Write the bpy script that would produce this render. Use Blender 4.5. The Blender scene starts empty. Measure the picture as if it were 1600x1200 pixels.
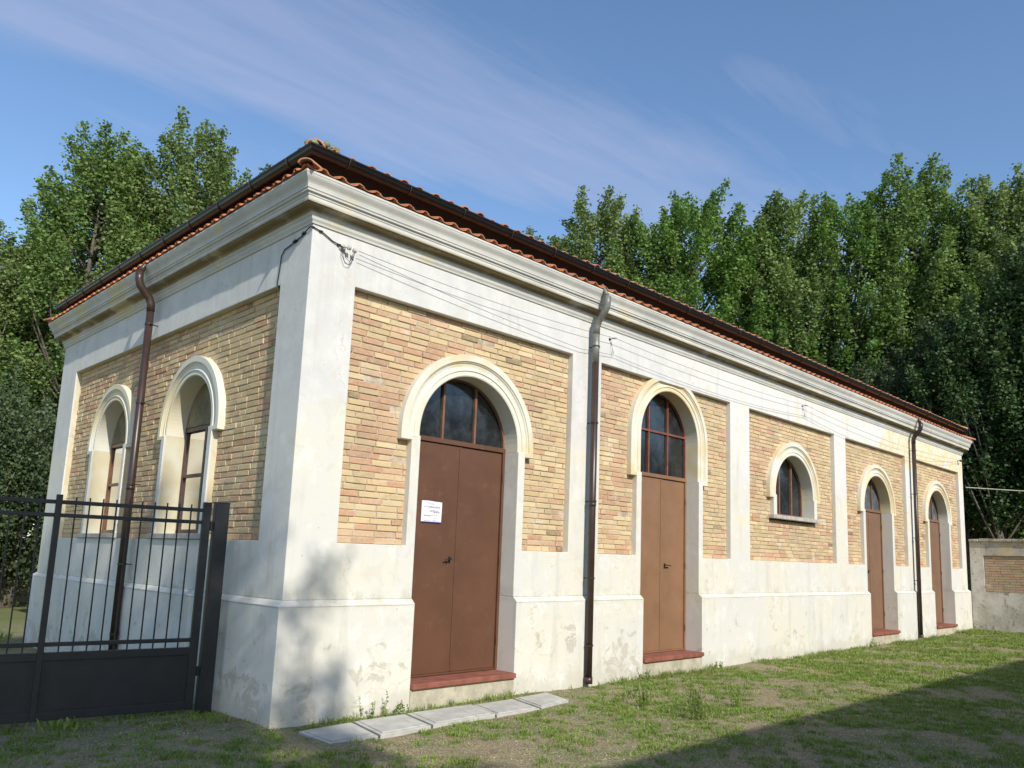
import bpy, math, random
import numpy as np
from mathutils import Vector, Matrix
random.seed(7)
rng = np.random.default_rng(7)
SC = bpy.context.scene
COL = SC.collection

# ------------------------------------------------------------ camera
cd = bpy.data.cameras.new("camera")
cam = bpy.data.objects.new("camera", cd)
COL.objects.link(cam)
SC.camera = cam
R_ = Vector((0.68777668, -0.72524305, 0.03139687))
U_ = Vector((-0.13369892, -0.08404368, 0.9874519))
F_ = Vector((0.71350392, 0.68334412, 0.1547675))
cam.matrix_world = Matrix(((R_.x, U_.x, -F_.x, -3.7752), (R_.y, U_.y, -F_.y, -6.9715), (R_.z, U_.z, -F_.z, 1.5736), (0, 0, 0, 1)))
cd.sensor_width = 36
cd.lens = 28.082
cd.shift_x = -0.03694
cd.shift_y = 0.0491
cd.clip_end = 3000

# ------------------------------------------------------------ sun, sky, exposure
SUN = Vector((-1.0, -4.0, 2.85)).normalized()      # towards the sun
sl = bpy.data.lights.new("sun", "SUN")
sl.energy = 4.5
sl.angle = math.radians(0.55)
sl.color = (1.0, 0.95, 0.85)
so = bpy.data.objects.new("sun", sl)
COL.objects.link(so)
so.rotation_euler = SUN.to_track_quat('Z', 'Y').to_euler()
so.location = (-10, -40, 30)
W = bpy.data.worlds.new("World")
SC.world = W
W.use_nodes = True
wt = W.node_tree
for n in list(wt.nodes):
    wt.nodes.remove(n)
def WN(t, **k):
    n = wt.nodes.new(t)
    for a, b in k.items():
        setattr(n, a, b)
    return n
wout = WN('ShaderNodeOutputWorld'); bg = WN('ShaderNodeBackground')
sky = WN('ShaderNodeTexSky', sky_type='NISHITA', sun_disc=False)
sky.sun_elevation = math.asin(SUN.z)
sky.sun_rotation = math.atan2(SUN.x, SUN.y)
sky.air_density = 1.0; sky.dust_density = 0.6; sky.ozone_density = 2.5
bg.inputs['Strength'].default_value = 0.10
tc = WN('ShaderNodeTexCoord'); sep = WN('ShaderNodeSeparateXYZ')
wt.links.new(tc.outputs['Generated'], sep.inputs[0])
mz = WN('ShaderNodeMath', operation='MAXIMUM'); mz.inputs[1].default_value = 0.06
wt.links.new(sep.outputs['Z'], mz.inputs[0])
dx = WN('ShaderNodeMath', operation='DIVIDE'); dy = WN('ShaderNodeMath', operation='DIVIDE')
for d, a in ((dx, 'X'), (dy, 'Y')):
    wt.links.new(sep.outputs[a], d.inputs[0]); wt.links.new(mz.outputs[0], d.inputs[1])
cb = WN('ShaderNodeCombineXYZ')
wt.links.new(dx.outputs[0], cb.inputs[0]); wt.links.new(dy.outputs[0], cb.inputs[1])
mp = WN('ShaderNodeMapping'); mp.vector_type = 'TEXTURE'
mp.inputs['Location'].default_value = (0.2, 0.1, 0)
mp.inputs['Rotation'].default_value = (0, 0, math.radians(-9))
mp.inputs['Scale'].default_value = (1.9, 0.42, 1)
wt.links.new(cb.outputs[0], mp.inputs[0])
nz = WN('ShaderNodeTexNoise'); nz.inputs['Scale'].default_value = 1.0; nz.inputs['Detail'].default_value = 8; nz.inputs['Roughness'].default_value = 0.58; nz.inputs['Distortion'].default_value = 0.6
wt.links.new(mp.outputs[0], nz.inputs['Vector'])
rp = WN('ShaderNodeValToRGB')
rp.color_ramp.elements[0].position = 0.36; rp.color_ramp.elements[0].color = (0, 0, 0, 1)
rp.color_ramp.elements[1].position = 0.80; rp.color_ramp.elements[1].color = (0.55, 0.55, 0.55, 1)
def WM(op, a, b=0.0, c=None):
    x = WN('ShaderNodeMath', operation=op)
    for i, v in enumerate((a, b)):
        if isinstance(v, (int, float)): x.inputs[i].default_value = v
        else: wt.links.new(v, x.inputs[i])
    return x.outputs[0]
def WB(v, lo0, lo1, hi1, hi0):
    a = WN('ShaderNodeMapRange', interpolation_type='SMOOTHSTEP'); b = WN('ShaderNodeMapRange', interpolation_type='SMOOTHSTEP')
    for n_, p, q in ((a, lo0, lo1), (b, hi0, hi1)):
        n_.inputs[1].default_value = p; n_.inputs[2].default_value = q; wt.links.new(v, n_.inputs[0])
    return WM('MULTIPLY', a.outputs[0], b.outputs[0])
warp = WN('ShaderNodeTexNoise'); warp.inputs['Scale'].default_value = 2.2; wt.links.new(cb.outputs[0], warp.inputs['Vector'])
wy = WM('ADD', dy.outputs[0], WM('MULTIPLY', WM('SUBTRACT', warp.outputs['Fac'], 0.5), 0.35))
wy = WM('ADD', wy, WM('MULTIPLY', dx.outputs[0], 0.22))
b1 = WB(wy, 1.10, 1.60, 1.72, 2.05)
fm = WN('ShaderNodeMapping'); fm.inputs['Rotation'].default_value = (0, 0, math.radians(14)); fm.inputs['Scale'].default_value = (1.0, 6.5, 1)
wt.links.new(cb.outputs[0], fm.inputs[0])
nf = WN('ShaderNodeTexNoise'); nf.inputs['Scale'].default_value = 1.6; nf.inputs['Detail'].default_value = 9; nf.inputs['Roughness'].default_value = 0.62; nf.inputs['Distortion'].default_value = 0.8
wt.links.new(fm.outputs[0], nf.inputs['Vector'])
b2 = WM('MULTIPLY', WB(wy, 0.94, 1.04, 1.06, 1.18), WM('MULTIPLY', WB(dx.outputs[0], 1.0, 1.4, 1.8, 2.6), 0.42))
bd = WM('ADD', WM('MULTIPLY', WM('ADD', b1, b2), 0.34), WM('ADD', WM('MULTIPLY', nz.outputs['Fac'], 0.62), WM('MULTIPLY', WM('SUBTRACT', nf.outputs['Fac'], 0.5), 0.42)))
wt.links.new(bd, rp.inputs[0])
hs = WN('ShaderNodeHueSaturation'); hs.inputs['Saturation'].default_value = 1.06; hs.inputs['Value'].default_value = 1.88
wt.links.new(sky.outputs[0], hs.inputs['Color'])
mx = WN('ShaderNodeMixRGB'); mx.inputs[2].default_value = (5.0, 5.45, 7.5, 1)
wt.links.new(rp.outputs[0], mx.inputs[0]); wt.links.new(hs.outputs[0], mx.inputs[1])
wt.links.new(mx.outputs[0], bg.inputs['Color'])
wt.links.new(bg.outputs[0], wout.inputs[0])
SC.view_settings.view_transform = 'Standard'
SC.view_settings.look = 'None'
SC.view_settings.exposure = 0.03
SC.view_settings.gamma = 1.0

# ------------------------------------------------------------ material helpers
class NT:
    def __init__(s, name):
        s.m = bpy.data.materials.new(name); s.m.use_nodes = True
        s.t = s.m.node_tree; s.b = s.t.nodes['Principled BSDF']
        s.co = s.t.nodes.new('ShaderNodeTexCoord').outputs['Object']
    def n(s, t, **k):
        x = s.t.nodes.new(t)
        for a, b in k.items(): setattr(x, a, b)
        return x
    def L(s, a, b): s.t.links.new(a, b)
    def noise(s, scale, detail=4, rough=0.55, vec=None, dist=0.0, stretch=None):
        x = s.n('ShaderNodeTexNoise')
        x.inputs['Scale'].default_value = scale; x.inputs['Detail'].default_value = detail
        x.inputs['Roughness'].default_value = rough; x.inputs['Distortion'].default_value = dist
        v = vec or s.co
        if stretch:
            q = s.n('ShaderNodeMapping'); q.inputs['Scale'].default_value = stretch
            s.L(v, q.inputs[0]); v = q.outputs[0]
        s.L(v, x.inputs['Vector'])
        return x.outputs['Fac']
    def ramp(s, f, p0, p1, c0=0., c1=1.):
        x = s.n('ShaderNodeMapRange'); x.clamp = True; x.interpolation_type = 'SMOOTHSTEP'
        x.inputs[1].default_value = p0; x.inputs[2].default_value = p1
        x.inputs[3].default_value = c0; x.inputs[4].default_value = c1
        s.L(f, x.inputs[0]); return x.outputs[0]
    def math(s, op, a, b=0.0):
        x = s.n('ShaderNodeMath', operation=op)
        for i, v in enumerate((a, b)):
            if isinstance(v, (int, float)): x.inputs[i].default_value = v
            else: s.L(v, x.inputs[i])
        return x.outputs[0]
    def mix(s, f, a, b, mode='MIX'):
        x = s.n('ShaderNodeMixRGB', blend_type=mode)
        for i, v in enumerate((f, a, b)):
            if isinstance(v, (int, float)): x.inputs[i].default_value = v
            elif isinstance(v, tuple): x.inputs[i].default_value = (*v, 1) if len(v) == 3 else v
            else: s.L(v, x.inputs[i])
        return x.outputs[0]
    def attr(s, name):
        x = s.n('ShaderNodeAttribute'); x.attribute_name = name; return x.outputs['Color']
    def xyz(s):
        x = s.n('ShaderNodeSeparateXYZ'); s.L(s.co, x.inputs[0]); return x.outputs
    def bump(s, h, strength=0.3, dist=0.01):
        x = s.n('ShaderNodeBump'); x.inputs['Strength'].default_value = strength; x.inputs['Distance'].default_value = dist
        s.L(h, x.inputs['Height']); s.L(x.outputs[0], s.b.inputs['Normal'])
    def done(s, col=None, rough=0.8, metal=0.0, spec=None):
        if col is not None:
            if isinstance(col, tuple): s.b.inputs['Base Color'].default_value = (*col, 1)
            else: s.L(col, s.b.inputs['Base Color'])
        if isinstance(rough, (int, float)): s.b.inputs['Roughness'].default_value = rough
        else: s.L(rough, s.b.inputs['Roughness'])
        s.b.inputs['Metallic'].default_value = metal
        if spec is not None: s.b.inputs['Specular IOR Level'].default_value = spec
        return s.m

def M_plaster():
    s = NT('lime plaster')
    X, Y, Z = s.xyz()
    big = s.noise(0.9, 5, 0.6); mid = s.noise(3.5, 6, 0.65); fine = s.noise(60, 3, 0.6); drip = s.noise(1.0, 5, 0.6, stretch=(5, 5, 0.6))
    up = s.ramp(s.math('ADD', Z, s.math('MULTIPLY', s.math('SUBTRACT', mid, 0.5), 0.7)), 2.95, 3.15)
    upper = s.mix(s.ramp(mid, 0.35, 0.7), (0.62, 0.615, 0.60), (0.70, 0.69, 0.66))
    lower = s.mix(s.ramp(big, 0.4, 0.62), (0.68, 0.67, 0.63), (0.71, 0.685, 0.59))
    lower = s.mix(s.ramp(mid, 0.52, 0.66, 0, .75), lower, (0.76, 0.755, 0.73))
    far = s.ramp(X, 5.5, 8.0)
    upper = s.mix(far, upper, (0.71, 0.70, 0.67))
    c = s.mix(up, lower, upper)
    # ochre old lime-wash at the far end of the frieze and on some piers
    zz = s.math('ADD', Z, s.math('MULTIPLY', s.math('SUBTRACT', mid, 0.5), 0.9))
    xx = s.math('ADD', X, s.math('MULTIPLY', s.math('SUBTRACT', big, 0.5), 6.0))
    och = s.math('MULTIPLY', s.ramp(xx, 14.0, 14.5), s.ramp(zz, 3.9, 4.15))
    och = s.math('MULTIPLY', och, s.ramp(mid, 0.42, 0.52, 0.35, 1.0))
    c = s.mix(och, c, s.mix(s.ramp(s.noise(9), .4, .6), (0.72, 0.60, 0.34), (0.78, 0.70, 0.50)))
    pier = s.math('MULTIPLY', s.ramp(X, 6.5, 8), s.math('MULTIPLY', s.ramp(Z, 2.0, 2.3), s.ramp(s.noise(1.6, 4, .6), 0.55, 0.62, 0, .6)))
    c = s.mix(pier, c, (0.76, 0.70, 0.48))
    # faint drip stains
    c = s.mix(s.ramp(drip, 0.52, 0.72, 0, .42), c, (0.50, 0.47, 0.42))
    ledge = s.math('MULTIPLY', s.ramp(Z, 1.00, 1.12), s.ramp(Z, 1.28, 1.13))
    c = s.mix(s.math('MULTIPLY', ledge, s.ramp(s.noise(2.6, 5, .75), 0.45, 0.66, 0, .55)), c, (0.40, 0.37, 0.28))
    # damp, dirty foot of the wall
    foot = s.ramp(s.math('ADD', Z, s.math('MULTIPLY', s.math('SUBTRACT', mid, 0.5), 0.9)), 0.28, 0.02)
    c = s.mix(s.math('MULTIPLY', foot, 0.55), c, (0.52, 0.50, 0.42))
    pn = s.noise(4.2, 7, 0.68, dist=0.8)
    band = s.math('MULTIPLY', s.ramp(Z, 0.0, 0.08), s.ramp(Z, 0.95, 0.45))
    def blob(cx, cz, rx, rz):
        a = s.math('DIVIDE', s.math('SUBTRACT', X, cx), rx); b = s.math('DIVIDE', s.math('SUBTRACT', Z, cz), rz)
        return s.ramp(s.math('ADD', s.math('MULTIPLY', a, a), s.math('MULTIPLY', b, b)), 1.0, .5, 0, 1)
    dg = s.ramp(s.math('ABSOLUTE', s.math('SUBTRACT', Z, s.math('ADD', s.math('MULTIPLY', X, .16), .24))), .13, .04)
    dg = s.math('MULTIPLY', dg, s.math('LESS_THAN', X, 1.5))
    zones = s.math('MAXIMUM', dg, s.math('MAXIMUM', blob(5.0, .25, .5, .42), s.math('MAXIMUM', blob(3.95, .6, .12, .22), blob(.02, .15, .3, .3))))
    pn = s.math('ADD', pn, s.math('MULTIPLY', zones, .085))
    peel = s.math('MULTIPLY', s.ramp(pn, 0.61, 0.622), s.math('GREATER_THAN', band, 0.3))
    c = s.mix(s.math('MULTIPLY', peel, s.ramp(fine, .3, .7, .55, 1)), c, (0.49, 0.465, 0.40))
    c = s.mix(s.ramp(pn, .55, .61, 0, .3), c, (0.60, 0.56, 0.46))
    c = s.mix(s.ramp(s.noise(14, 3, .5), 0.70, 0.74, 0, .6), c, (0.42, 0.40, 0.36))
    # left wall: a little greyer, mossy foot
    rev = s.math('MULTIPLY', s.math('MULTIPLY', s.ramp(X, .01, .03), s.math('LESS_THAN', X, .4)), s.math('GREATER_THAN', Y, .4))
    c = s.mix(rev, c, s.mix(s.ramp(mid, .35, .6), (0.63, 0.60, 0.48), (0.60, 0.53, 0.37)))
    c = s.mix(1.0, c, (0.955, 0.950, 0.935), 'MULTIPLY')
    crack = s.n('ShaderNodeTexVoronoi'); crack.feature = 'DISTANCE_TO_EDGE'; crack.inputs['Scale'].default_value = .9
    q = s.n('ShaderNodeVectorMath', operation='ADD'); w3 = s.n('ShaderNodeTexNoise'); w3.inputs['Scale'].default_value = 3; w3.inputs['Detail'].default_value = 6
    s.L(s.co, w3.inputs['Vector']); s.L(s.co, q.inputs[0]); s.L(w3.outputs['Color'], q.inputs[1]); s.L(q.outputs[0], crack.inputs['Vector'])
    ck = s.math('MULTIPLY', s.ramp(crack.outputs['Distance'], .006, .001), s.ramp(big, .5, .6, 0, .55))
    c = s.mix(ck, c, (0.33, 0.31, 0.27))
    s.bump(s.math('ADD', s.math('ADD', s.math('MULTIPLY', fine, 0.25), s.math('MULTIPLY', mid, 0.8)), s.math('MULTIPLY', peel, -0.6)), 0.35, 0.012)
    return s.done(c, 0.92, spec=0.2)

def M_mould(name, base, stain, amt=0.8):
    s = NT(name)
    a = s.noise(3.0, 5, .6); b = s.noise(40, 3, .6)
    X, Y, Z = s.xyz()
    far = s.ramp(s.noise(1.3, 3, .5), 0.42, 0.62, 0, amt)
    c = s.mix(far, base, stain)
    c = s.mix(s.ramp(s.noise(8, 5, .7), 0.58, 0.75, 0, .35), c, (0.42, 0.38, 0.30))
    s.bump(s.math('ADD', s.math('MULTIPLY', a, .6), s.math('MULTIPLY', b, .2)), .3, .008)
    return s.done(c, 0.9, spec=0.2)

def M_cornice():
    s = NT('cornice render')
    a = s.noise(1.2, 5, .65); st = s.noise(1.0, 6, .7, stretch=(2.2, 2.2, 6))
    c = s.mix(s.ramp(a, .35, .7), (0.52, 0.51, 0.47), (0.63, 0.61, 0.55))
    c = s.mix(s.ramp(st, 0.54, 0.72, 0, .55), c, (0.38, 0.37, 0.30))
    X, Y, Z = s.xyz()
    soffit_shade = s.math('MULTIPLY', s.math('MULTIPLY', s.ramp(Z, 4.89, 4.92), s.ramp(Z, 4.99, 4.955)), s.ramp(s.noise(1.4, 5, .65), .30, .50, .3, .95))  # undercut shade of the soffit painted into the colour, mottled like staining
    c = s.mix(soffit_shade, c, (0.24, 0.18, 0.085))
    och = s.math('MULTIPLY', s.ramp(s.noise(.9, 4, .6), .54, .64, 0, .7), 1.0)
    c = s.mix(och, c, (0.62, 0.54, 0.33))
    s.bump(s.math('ADD', s.noise(6, 5, .6), s.math('MULTIPLY', s.noise(50), .2)), .25, .008)
    return s.done(c, 0.9, spec=0.2)

def M_brick():
    s = NT('hand made brick')
    c = s.attr('tint')
    n1 = s.noise(28, 5, .7); n2 = s.noise(140, 3, .6); n3 = s.noise(9, 5, .65)
    c = s.mix(.06, c, (0.50, 0.41, 0.28))
    c = s.mix(s.ramp(n1, .35, .75, 0, .45), c, (0.62, 0.53, 0.38))
    c = s.mix(s.ramp(s.noise(.8, 5, .7), .50, .68, 0, .45), c, (0.36, 0.30, 0.21))
    c = s.mix(s.ramp(n3, .56, .70, 0, .5), c, (0.44, 0.29, 0.19))
    c = s.mix(s.ramp(n2, .55, .72, 0, .3), c, (0.25, 0.17, 0.11))
    c = s.mix(s.ramp(s.noise(1.7, 5, .7), .60, .68, 0, .55), c, (0.68, 0.62, 0.52))
    s.bump(s.math('ADD', n1, s.math('MULTIPLY', n2, .6)), .7, .006)
    return s.done(c, 0.92, spec=0.15)

def M_mortar():
    s = NT('mortar')
    c = s.mix(s.ramp(s.noise(5, 5, .7), .35, .65), (0.36, 0.29, 0.20), (0.60, 0.52, 0.42))
    c = s.mix(s.ramp(s.noise(1.1, 4, .6), .52, .66, 0, .6), c, (0.60, 0.38, 0.26))
    s.bump(s.noise(70, 4, .7), .8, .008)
    return s.done(c, .95, spec=.1)

def M_simple(name, col, rough=.6, metal=0., var=.15, scale=6, bump=.0, spec=None, dirt=None):
    s = NT(name)
    dark = tuple(max(0, c * (1 - var)) for c in col); lite = tuple(min(1, c * (1 + var)) for c in col)
    c = s.mix(s.ramp(s.noise(scale, 5, .65), .3, .7), dark, lite)
    if dirt: c = s.mix(s.ramp(s.noise(scale * 2.7, 6, .7), .55, .72, 0, dirt[1]), c, dirt[0])
    if bump: s.bump(s.noise(scale * 8, 4, .6), bump, .006)
    return s.done(c, rough, metal, spec)

def M_terracotta(name, moss):
    s = NT(name)
    v = s.attr('tint')
    c = s.mix(s.ramp(s.noise(9, 5, .7), .35, .65), v, (0.50, 0.21, 0.11))
    c = s.mix(s.ramp(s.noise(23, 6, .75), .5, .66, 0, moss), c, (0.40, 0.36, 0.25))
    c = s.mix(s.ramp(s.noise(60, 4, .7), .60, .70, 0, .4), c, (0.12, 0.09, 0.06))
    s.bump(s.noise(60, 4, .7), .5, .005)
    return s.done(c, .9, spec=.15)

def M_glass(name, tint, rough=.08):
    s = NT(name)
    c = s.mix(s.ramp(s.noise(5, 5, .7), .4, .7), tint, tuple(t * 2.2 + .01 for t in tint))
    r = s.ramp(s.noise(9, 5, .7), .3, .8, rough * .6, rough * 2.6)
    return s.done(c, r, 0, .9)

def M_leaf(name, c0, c1, c2, tr=0.35):
    s = NT(name)
    t = s.t
    a = s.attr('tint')
    sp = s.n('ShaderNodeSeparateColor'); s.L(a, sp.inputs[0])
    c = s.mix(sp.outputs[0], c0, c1)
    c = s.mix(s.ramp(sp.outputs[1], .93, .95), c, c2)
    oi = s.n('ShaderNodeObjectInfo'); hv = s.n('ShaderNodeHueSaturation'); s.L(c, hv.inputs['Color'])
    s.L(s.ramp(oi.outputs['Random'], 0, 1, .485, .515), hv.inputs['Hue']); s.L(s.ramp(oi.outputs['Random'], 0, 1, .82, 1.0), hv.inputs['Saturation']); c = hv.outputs[0]
    s.L(c, s.b.inputs['Base Color']); s.b.inputs['Roughness'].default_value = .55
    s.b.inputs['Specular IOR Level'].default_value = .35
    tl = s.n('ShaderNodeBsdfTranslucent'); s.L(s.mix(.5, c, (0.16, 0.24, 0.03)), tl.inputs['Color'])
    ms = s.n('ShaderNodeMixShader'); ms.inputs[0].default_value = tr
    s.L(s.b.outputs[0], ms.inputs[1]); s.L(tl.outputs[0], ms.inputs[2])
    s.L(ms.outputs[0], t.nodes['Material Output'].inputs['Surface'])
    return s.m

def M_ground():
    s = NT('turf and gravel')
    X, Y, Z = s.xyz()
    n1 = s.noise(.9, 5, .6); n2 = s.noise(5, 6, .7); n3 = s.noise(45, 4, .75); n4 = s.noise(130, 3, .7)
    soil = s.mix(s.ramp(n2, .35, .65), (0.20, 0.145, 0.08), (0.42, 0.33, 0.19))
    grav = s.mix(s.ramp(n3, .42, .62), (0.24, 0.19, 0.12), (0.60, 0.52, 0.36))
    c = s.mix(s.ramp(s.math('ADD', n1, s.math('MULTIPLY', n2, .4)), .55, .8, .25, 1), soil, grav)
    c = s.mix(s.ramp(n4, .56, .64, 0, .5), c, (0.55, 0.47, 0.33))
    green = s.mix(n3, (0.06, 0.09, 0.018), (0.15, 0.20, 0.04))
    gm = s.ramp(s.math('ADD', s.math('MULTIPLY', n1, .6), s.math('MULTIPLY', n2, .5)), .48, .62, 0, .55)
    c = s.mix(gm, c, green)
    farg = s.math('MAXIMUM', s.ramp(X, 16, 24), s.ramp(Y, 9, 13))
    c = s.mix(s.math('MULTIPLY', farg, .7), c, (0.13, 0.17, 0.05))
    s.bump(s.math('ADD', s.math('MULTIPLY', n3, .8), s.math('MULTIPLY', n2, 1.2)), .8, .03)
    return s.done(c, .95, spec=.1)

PL = M_plaster()
MO = M_mould('arch moulding render', (0.69, 0.665, 0.56), (0.64, 0.52, 0.29))
MOL = M_mould('window moulding render', (0.67, 0.65, 0.56), (0.72, 0.60, 0.34), .6)
CO = M_cornice()
BR = M_brick(); MR = M_mortar()
TE = M_terracotta('terracotta eave tile', .25); TR_ = M_terracotta('lichened roof tile', .75)
DOOR_DARK = M_simple('dark brown painted steel', (0.118, 0.053, 0.029), .5, 0, .10, 2.5, .05, dirt=((0.20, 0.13, 0.09), .25))
DOOR_LIGHT = M_simple('faded brown painted steel', (0.24, 0.130, 0.068), .5, 0, .10, 2.5, .05, dirt=((0.30, 0.2, 0.13), .25))
DOOR_GREY = M_simple('dull brown painted steel', (0.20, 0.112, 0.066), .55, 0, .10, 2.5, .05)
FRAME = M_simple('brown frame paint', (0.20, 0.10, 0.06), .5, 0, .2, 8)
FRAMER = M_simple('red brown frame paint', (0.21, 0.075, 0.045), .5, 0, .2, 8)
SILLT = M_simple('red painted step', (0.25, 0.085, 0.055), .7, 0, .25, 7, .4, dirt=((0.25, 0.18, 0.13), .5))
CONC = M_simple('grey concrete', (0.42, 0.41, 0.37), .9, 0, .2, 5, .5, dirt=((0.22, 0.21, 0.17), .5))
STEPC = M_simple('cement step', (0.46, 0.42, 0.32), .9, 0, .2, 6, .6, dirt=((0.22, 0.19, 0.13), .5))
SLABW = M_simple('pale cement slab', (0.46, 0.445, 0.40), .9, 0, .15, 4, .6, dirt=((0.30, 0.28, 0.22), .6))
SILLG = M_simple('grey stone sill', (0.42, 0.40, 0.35), .9, 0, .2, 9, .4)
GUT = M_simple('dark brown gutter paint', (0.010, 0.008, 0.008), .35, 0, .25, 8)
PIPE = M_simple('brown drainpipe paint', (0.045, 0.027, 0.021), .36, 0, .18, 5, 0, dirt=((0.09, 0.07, 0.055), .3))
ZINC = M_simple('weathered zinc', (0.20, 0.20, 0.175), .5, .3, .25, 9)
FASC = M_simple('eave shade timber', (0.009, 0.006, 0.005), .9, 0, .35, 6)  # shade below the gutter put into this near-black colour
IRON = M_simple('anthracite painted iron', (0.020, 0.022, 0.026), .42, 0, .2, 5, .05, dirt=((0.05, 0.045, 0.04), .3))
BLACK = M_simple('black rubber', (0.012, 0.012, 0.013), .5)
WIRE = M_simple('grey wire', (0.16, 0.16, 0.17), .5, .3)
CERA = M_simple('grey white ceramic', (0.5, 0.5, 0.47), .35, 0, .2, 20)
PAPER = M_simple('white notice paper', (0.80, 0.77, 0.80), .6, 0, .03, 6)
INKB = M_simple('blue ink', (0.04, 0.05, 0.22), .6)
INKG = M_simple('grey ink', (0.40, 0.40, 0.50), .7)
GLASS = M_glass('dark window glass', (0.010, 0.012, 0.014), .10)
GLASSG = M_glass('reflection grey window glass', (0.07, 0.08, 0.085), .22)  # pale grey-blue reflection put into the pane colour
CURT = M_simple('white curtain cloth', (0.50, 0.51, 0.50), .9, 0, .06, 8)
DARKIN = M_simple('unlit interior', (0.03, 0.03, 0.03), .95)
BARK = M_simple('grey brown bark', (0.13, 0.11, 0.085), .95, 0, .35, 7, .7)
STALK = M_simple('green stalk', (0.12, 0.15, 0.05), .8)
LEAF = M_leaf('poplar leaf', (0.095, 0.180, 0.034), (0.235, 0.355, 0.075), (0.32, 0.34, 0.07), .4)
LEAFD = M_leaf('dark foliage', (0.035, 0.070, 0.022), (0.085, 0.140, 0.040), (0.09, 0.13, 0.04), .2)
GRASS = M_leaf('grass blade', (0.13, 0.22, 0.022), (0.30, 0.40, 0.055), (0.42, 0.36, 0.18), .3)
STONE = M_simple('pale gravel stone', (0.42, 0.36, 0.26), .9, 0, .4, 3)
GROUND = M_ground()

# ------------------------------------------------------------ mesh helpers
class MB:
    def __init__(s): s.v = []; s.f = []; s.c = []
    def add(s, vs, fs, col=None):
        o = len(s.v); s.v += [tuple(v) for v in vs]; s.f += [tuple(i + o for i in f) for f in fs]
        s.c += [col] * len(vs)
    def box(s, x0, x1, y0, y1, z0, z1, col=None):
        vs = [(x, y, z) for z in (z0, z1) for x, y in ((x0, y0), (x1, y0), (x1, y1), (x0, y1))]
        s.add(vs, [(3, 2, 1, 0), (4, 5, 6, 7), (0, 1, 5, 4), (1, 2, 6, 5), (2, 3, 7, 6), (3, 0, 4, 7)], col)
    def obox(s, c, ax, ay, az, col=None):           # centre and three half-axis vectors
        c = Vector(c); ax, ay, az = Vector(ax), Vector(ay), Vector(az)
        vs = [c + sx * ax + sy * ay + sz * az for sz in (-1, 1) for sx, sy in ((-1, -1), (1, -1), (1, 1), (-1, 1))]
        s.add(vs, [(3, 2, 1, 0), (4, 5, 6, 7), (0, 1, 5, 4), (1, 2, 6, 5), (2, 3, 7, 6), (3, 0, 4, 7)], col)
    def tube(s, pts, r, n=10, caps=True, col=None):
        pts = [Vector(p) for p in pts]; rr = r if isinstance(r, (list, tuple)) else [r] * len(pts)
        vs = []; prev = None
        for i, p in enumerate(pts):
            t = (pts[min(i + 1, len(pts) - 1)] - pts[max(i - 1, 0)]).normalized()
            if prev is None:
                a = Vector((0, 0, 1)) if abs(t.z) < .9 else Vector((1, 0, 0)); u = t.cross(a).normalized()
            else:
                u = (prev - t * prev.dot(t)).normalized()
            prev = u; w = t.cross(u)
            vs += [p + rr[i] * (math.cos(k * 2 * math.pi / n) * u + math.sin(k * 2 * math.pi / n) * w) for k in range(n)]
        fs = [(i * n + k, i * n + (k + 1) % n, (i + 1) * n + (k + 1) % n, (i + 1) * n + k) for i in range(len(pts) - 1) for k in range(n)]
        if caps: fs += [tuple(range(n))[::-1], tuple((len(pts) - 1) * n + k for k in range(n))]
        s.add(vs, fs, col)
    def build(s, name, mat, parent=None, smooth=False, bevel=0, tint=False, weld=False):
        me = bpy.data.meshes.new(name); me.from_pydata(s.v, [], s.f)
        if weld:
            import bmesh
            b = bmesh.new(); b.from_mesh(me); bmesh.ops.remove_doubles(b, verts=b.verts, dist=1e-4)
            bmesh.ops.recalc_face_normals(b, faces=b.faces); b.to_mesh(me); b.free()
        if tint:
            at = me.color_attributes.new('tint', 'FLOAT_COLOR', 'POINT')
            at.data.foreach_set('color', np.array([(*c, 1) for c in s.c], dtype=np.float32).ravel())
        me.materials.append(mat)
        if smooth: me.polygons.foreach_set('use_smooth', [True] * len(me.polygons))
        o = bpy.data.objects.new(name, me); COL.objects.link(o)
        if parent: o.parent = parent
        if bevel:
            m = o.modifiers.new('bevel', 'BEVEL'); m.width = bevel; m.segments = 2; m.limit_method = 'ANGLE'; m.angle_limit = math.radians(40)
        return o
def tag(o, label=None, cat=None, group=None, kind=None):
    if label: o['label'] = label
    if cat: o['category'] = cat
    if group: o['group'] = group
    if kind: o['kind'] = kind
    return o
def empty(name, loc, label, cat, group=None, rz=0):
    o = bpy.data.objects.new(name, None); o.empty_display_size = .2; COL.objects.link(o); o.location = loc; o.rotation_euler = (0, 0, rz)
    return tag(o, label, cat, group)
def npmesh(name, V, F, mats, tint=None, smooth=False):
    me = bpy.data.meshes.new(name)
    k = F.shape[1]
    me.vertices.add(len(V)); me.vertices.foreach_set('co', V.astype(np.float32).ravel())
    me.loops.add(F.size); me.loops.foreach_set('vertex_index', F.astype(np.int32).ravel())
    me.polygons.add(len(F)); me.polygons.foreach_set('loop_start', np.arange(0, F.size, k, dtype=np.int32))
    me.update(calc_edges=True)
    if tint is not None:
        at = me.color_attributes.new('tint', 'FLOAT_COLOR', 'POINT'); at.data.foreach_set('color', tint.astype(np.float32).ravel())
    me.materials.append(mats)
    if smooth: me.polygons.foreach_set('use_smooth', [True] * len(F))
    return me

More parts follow.
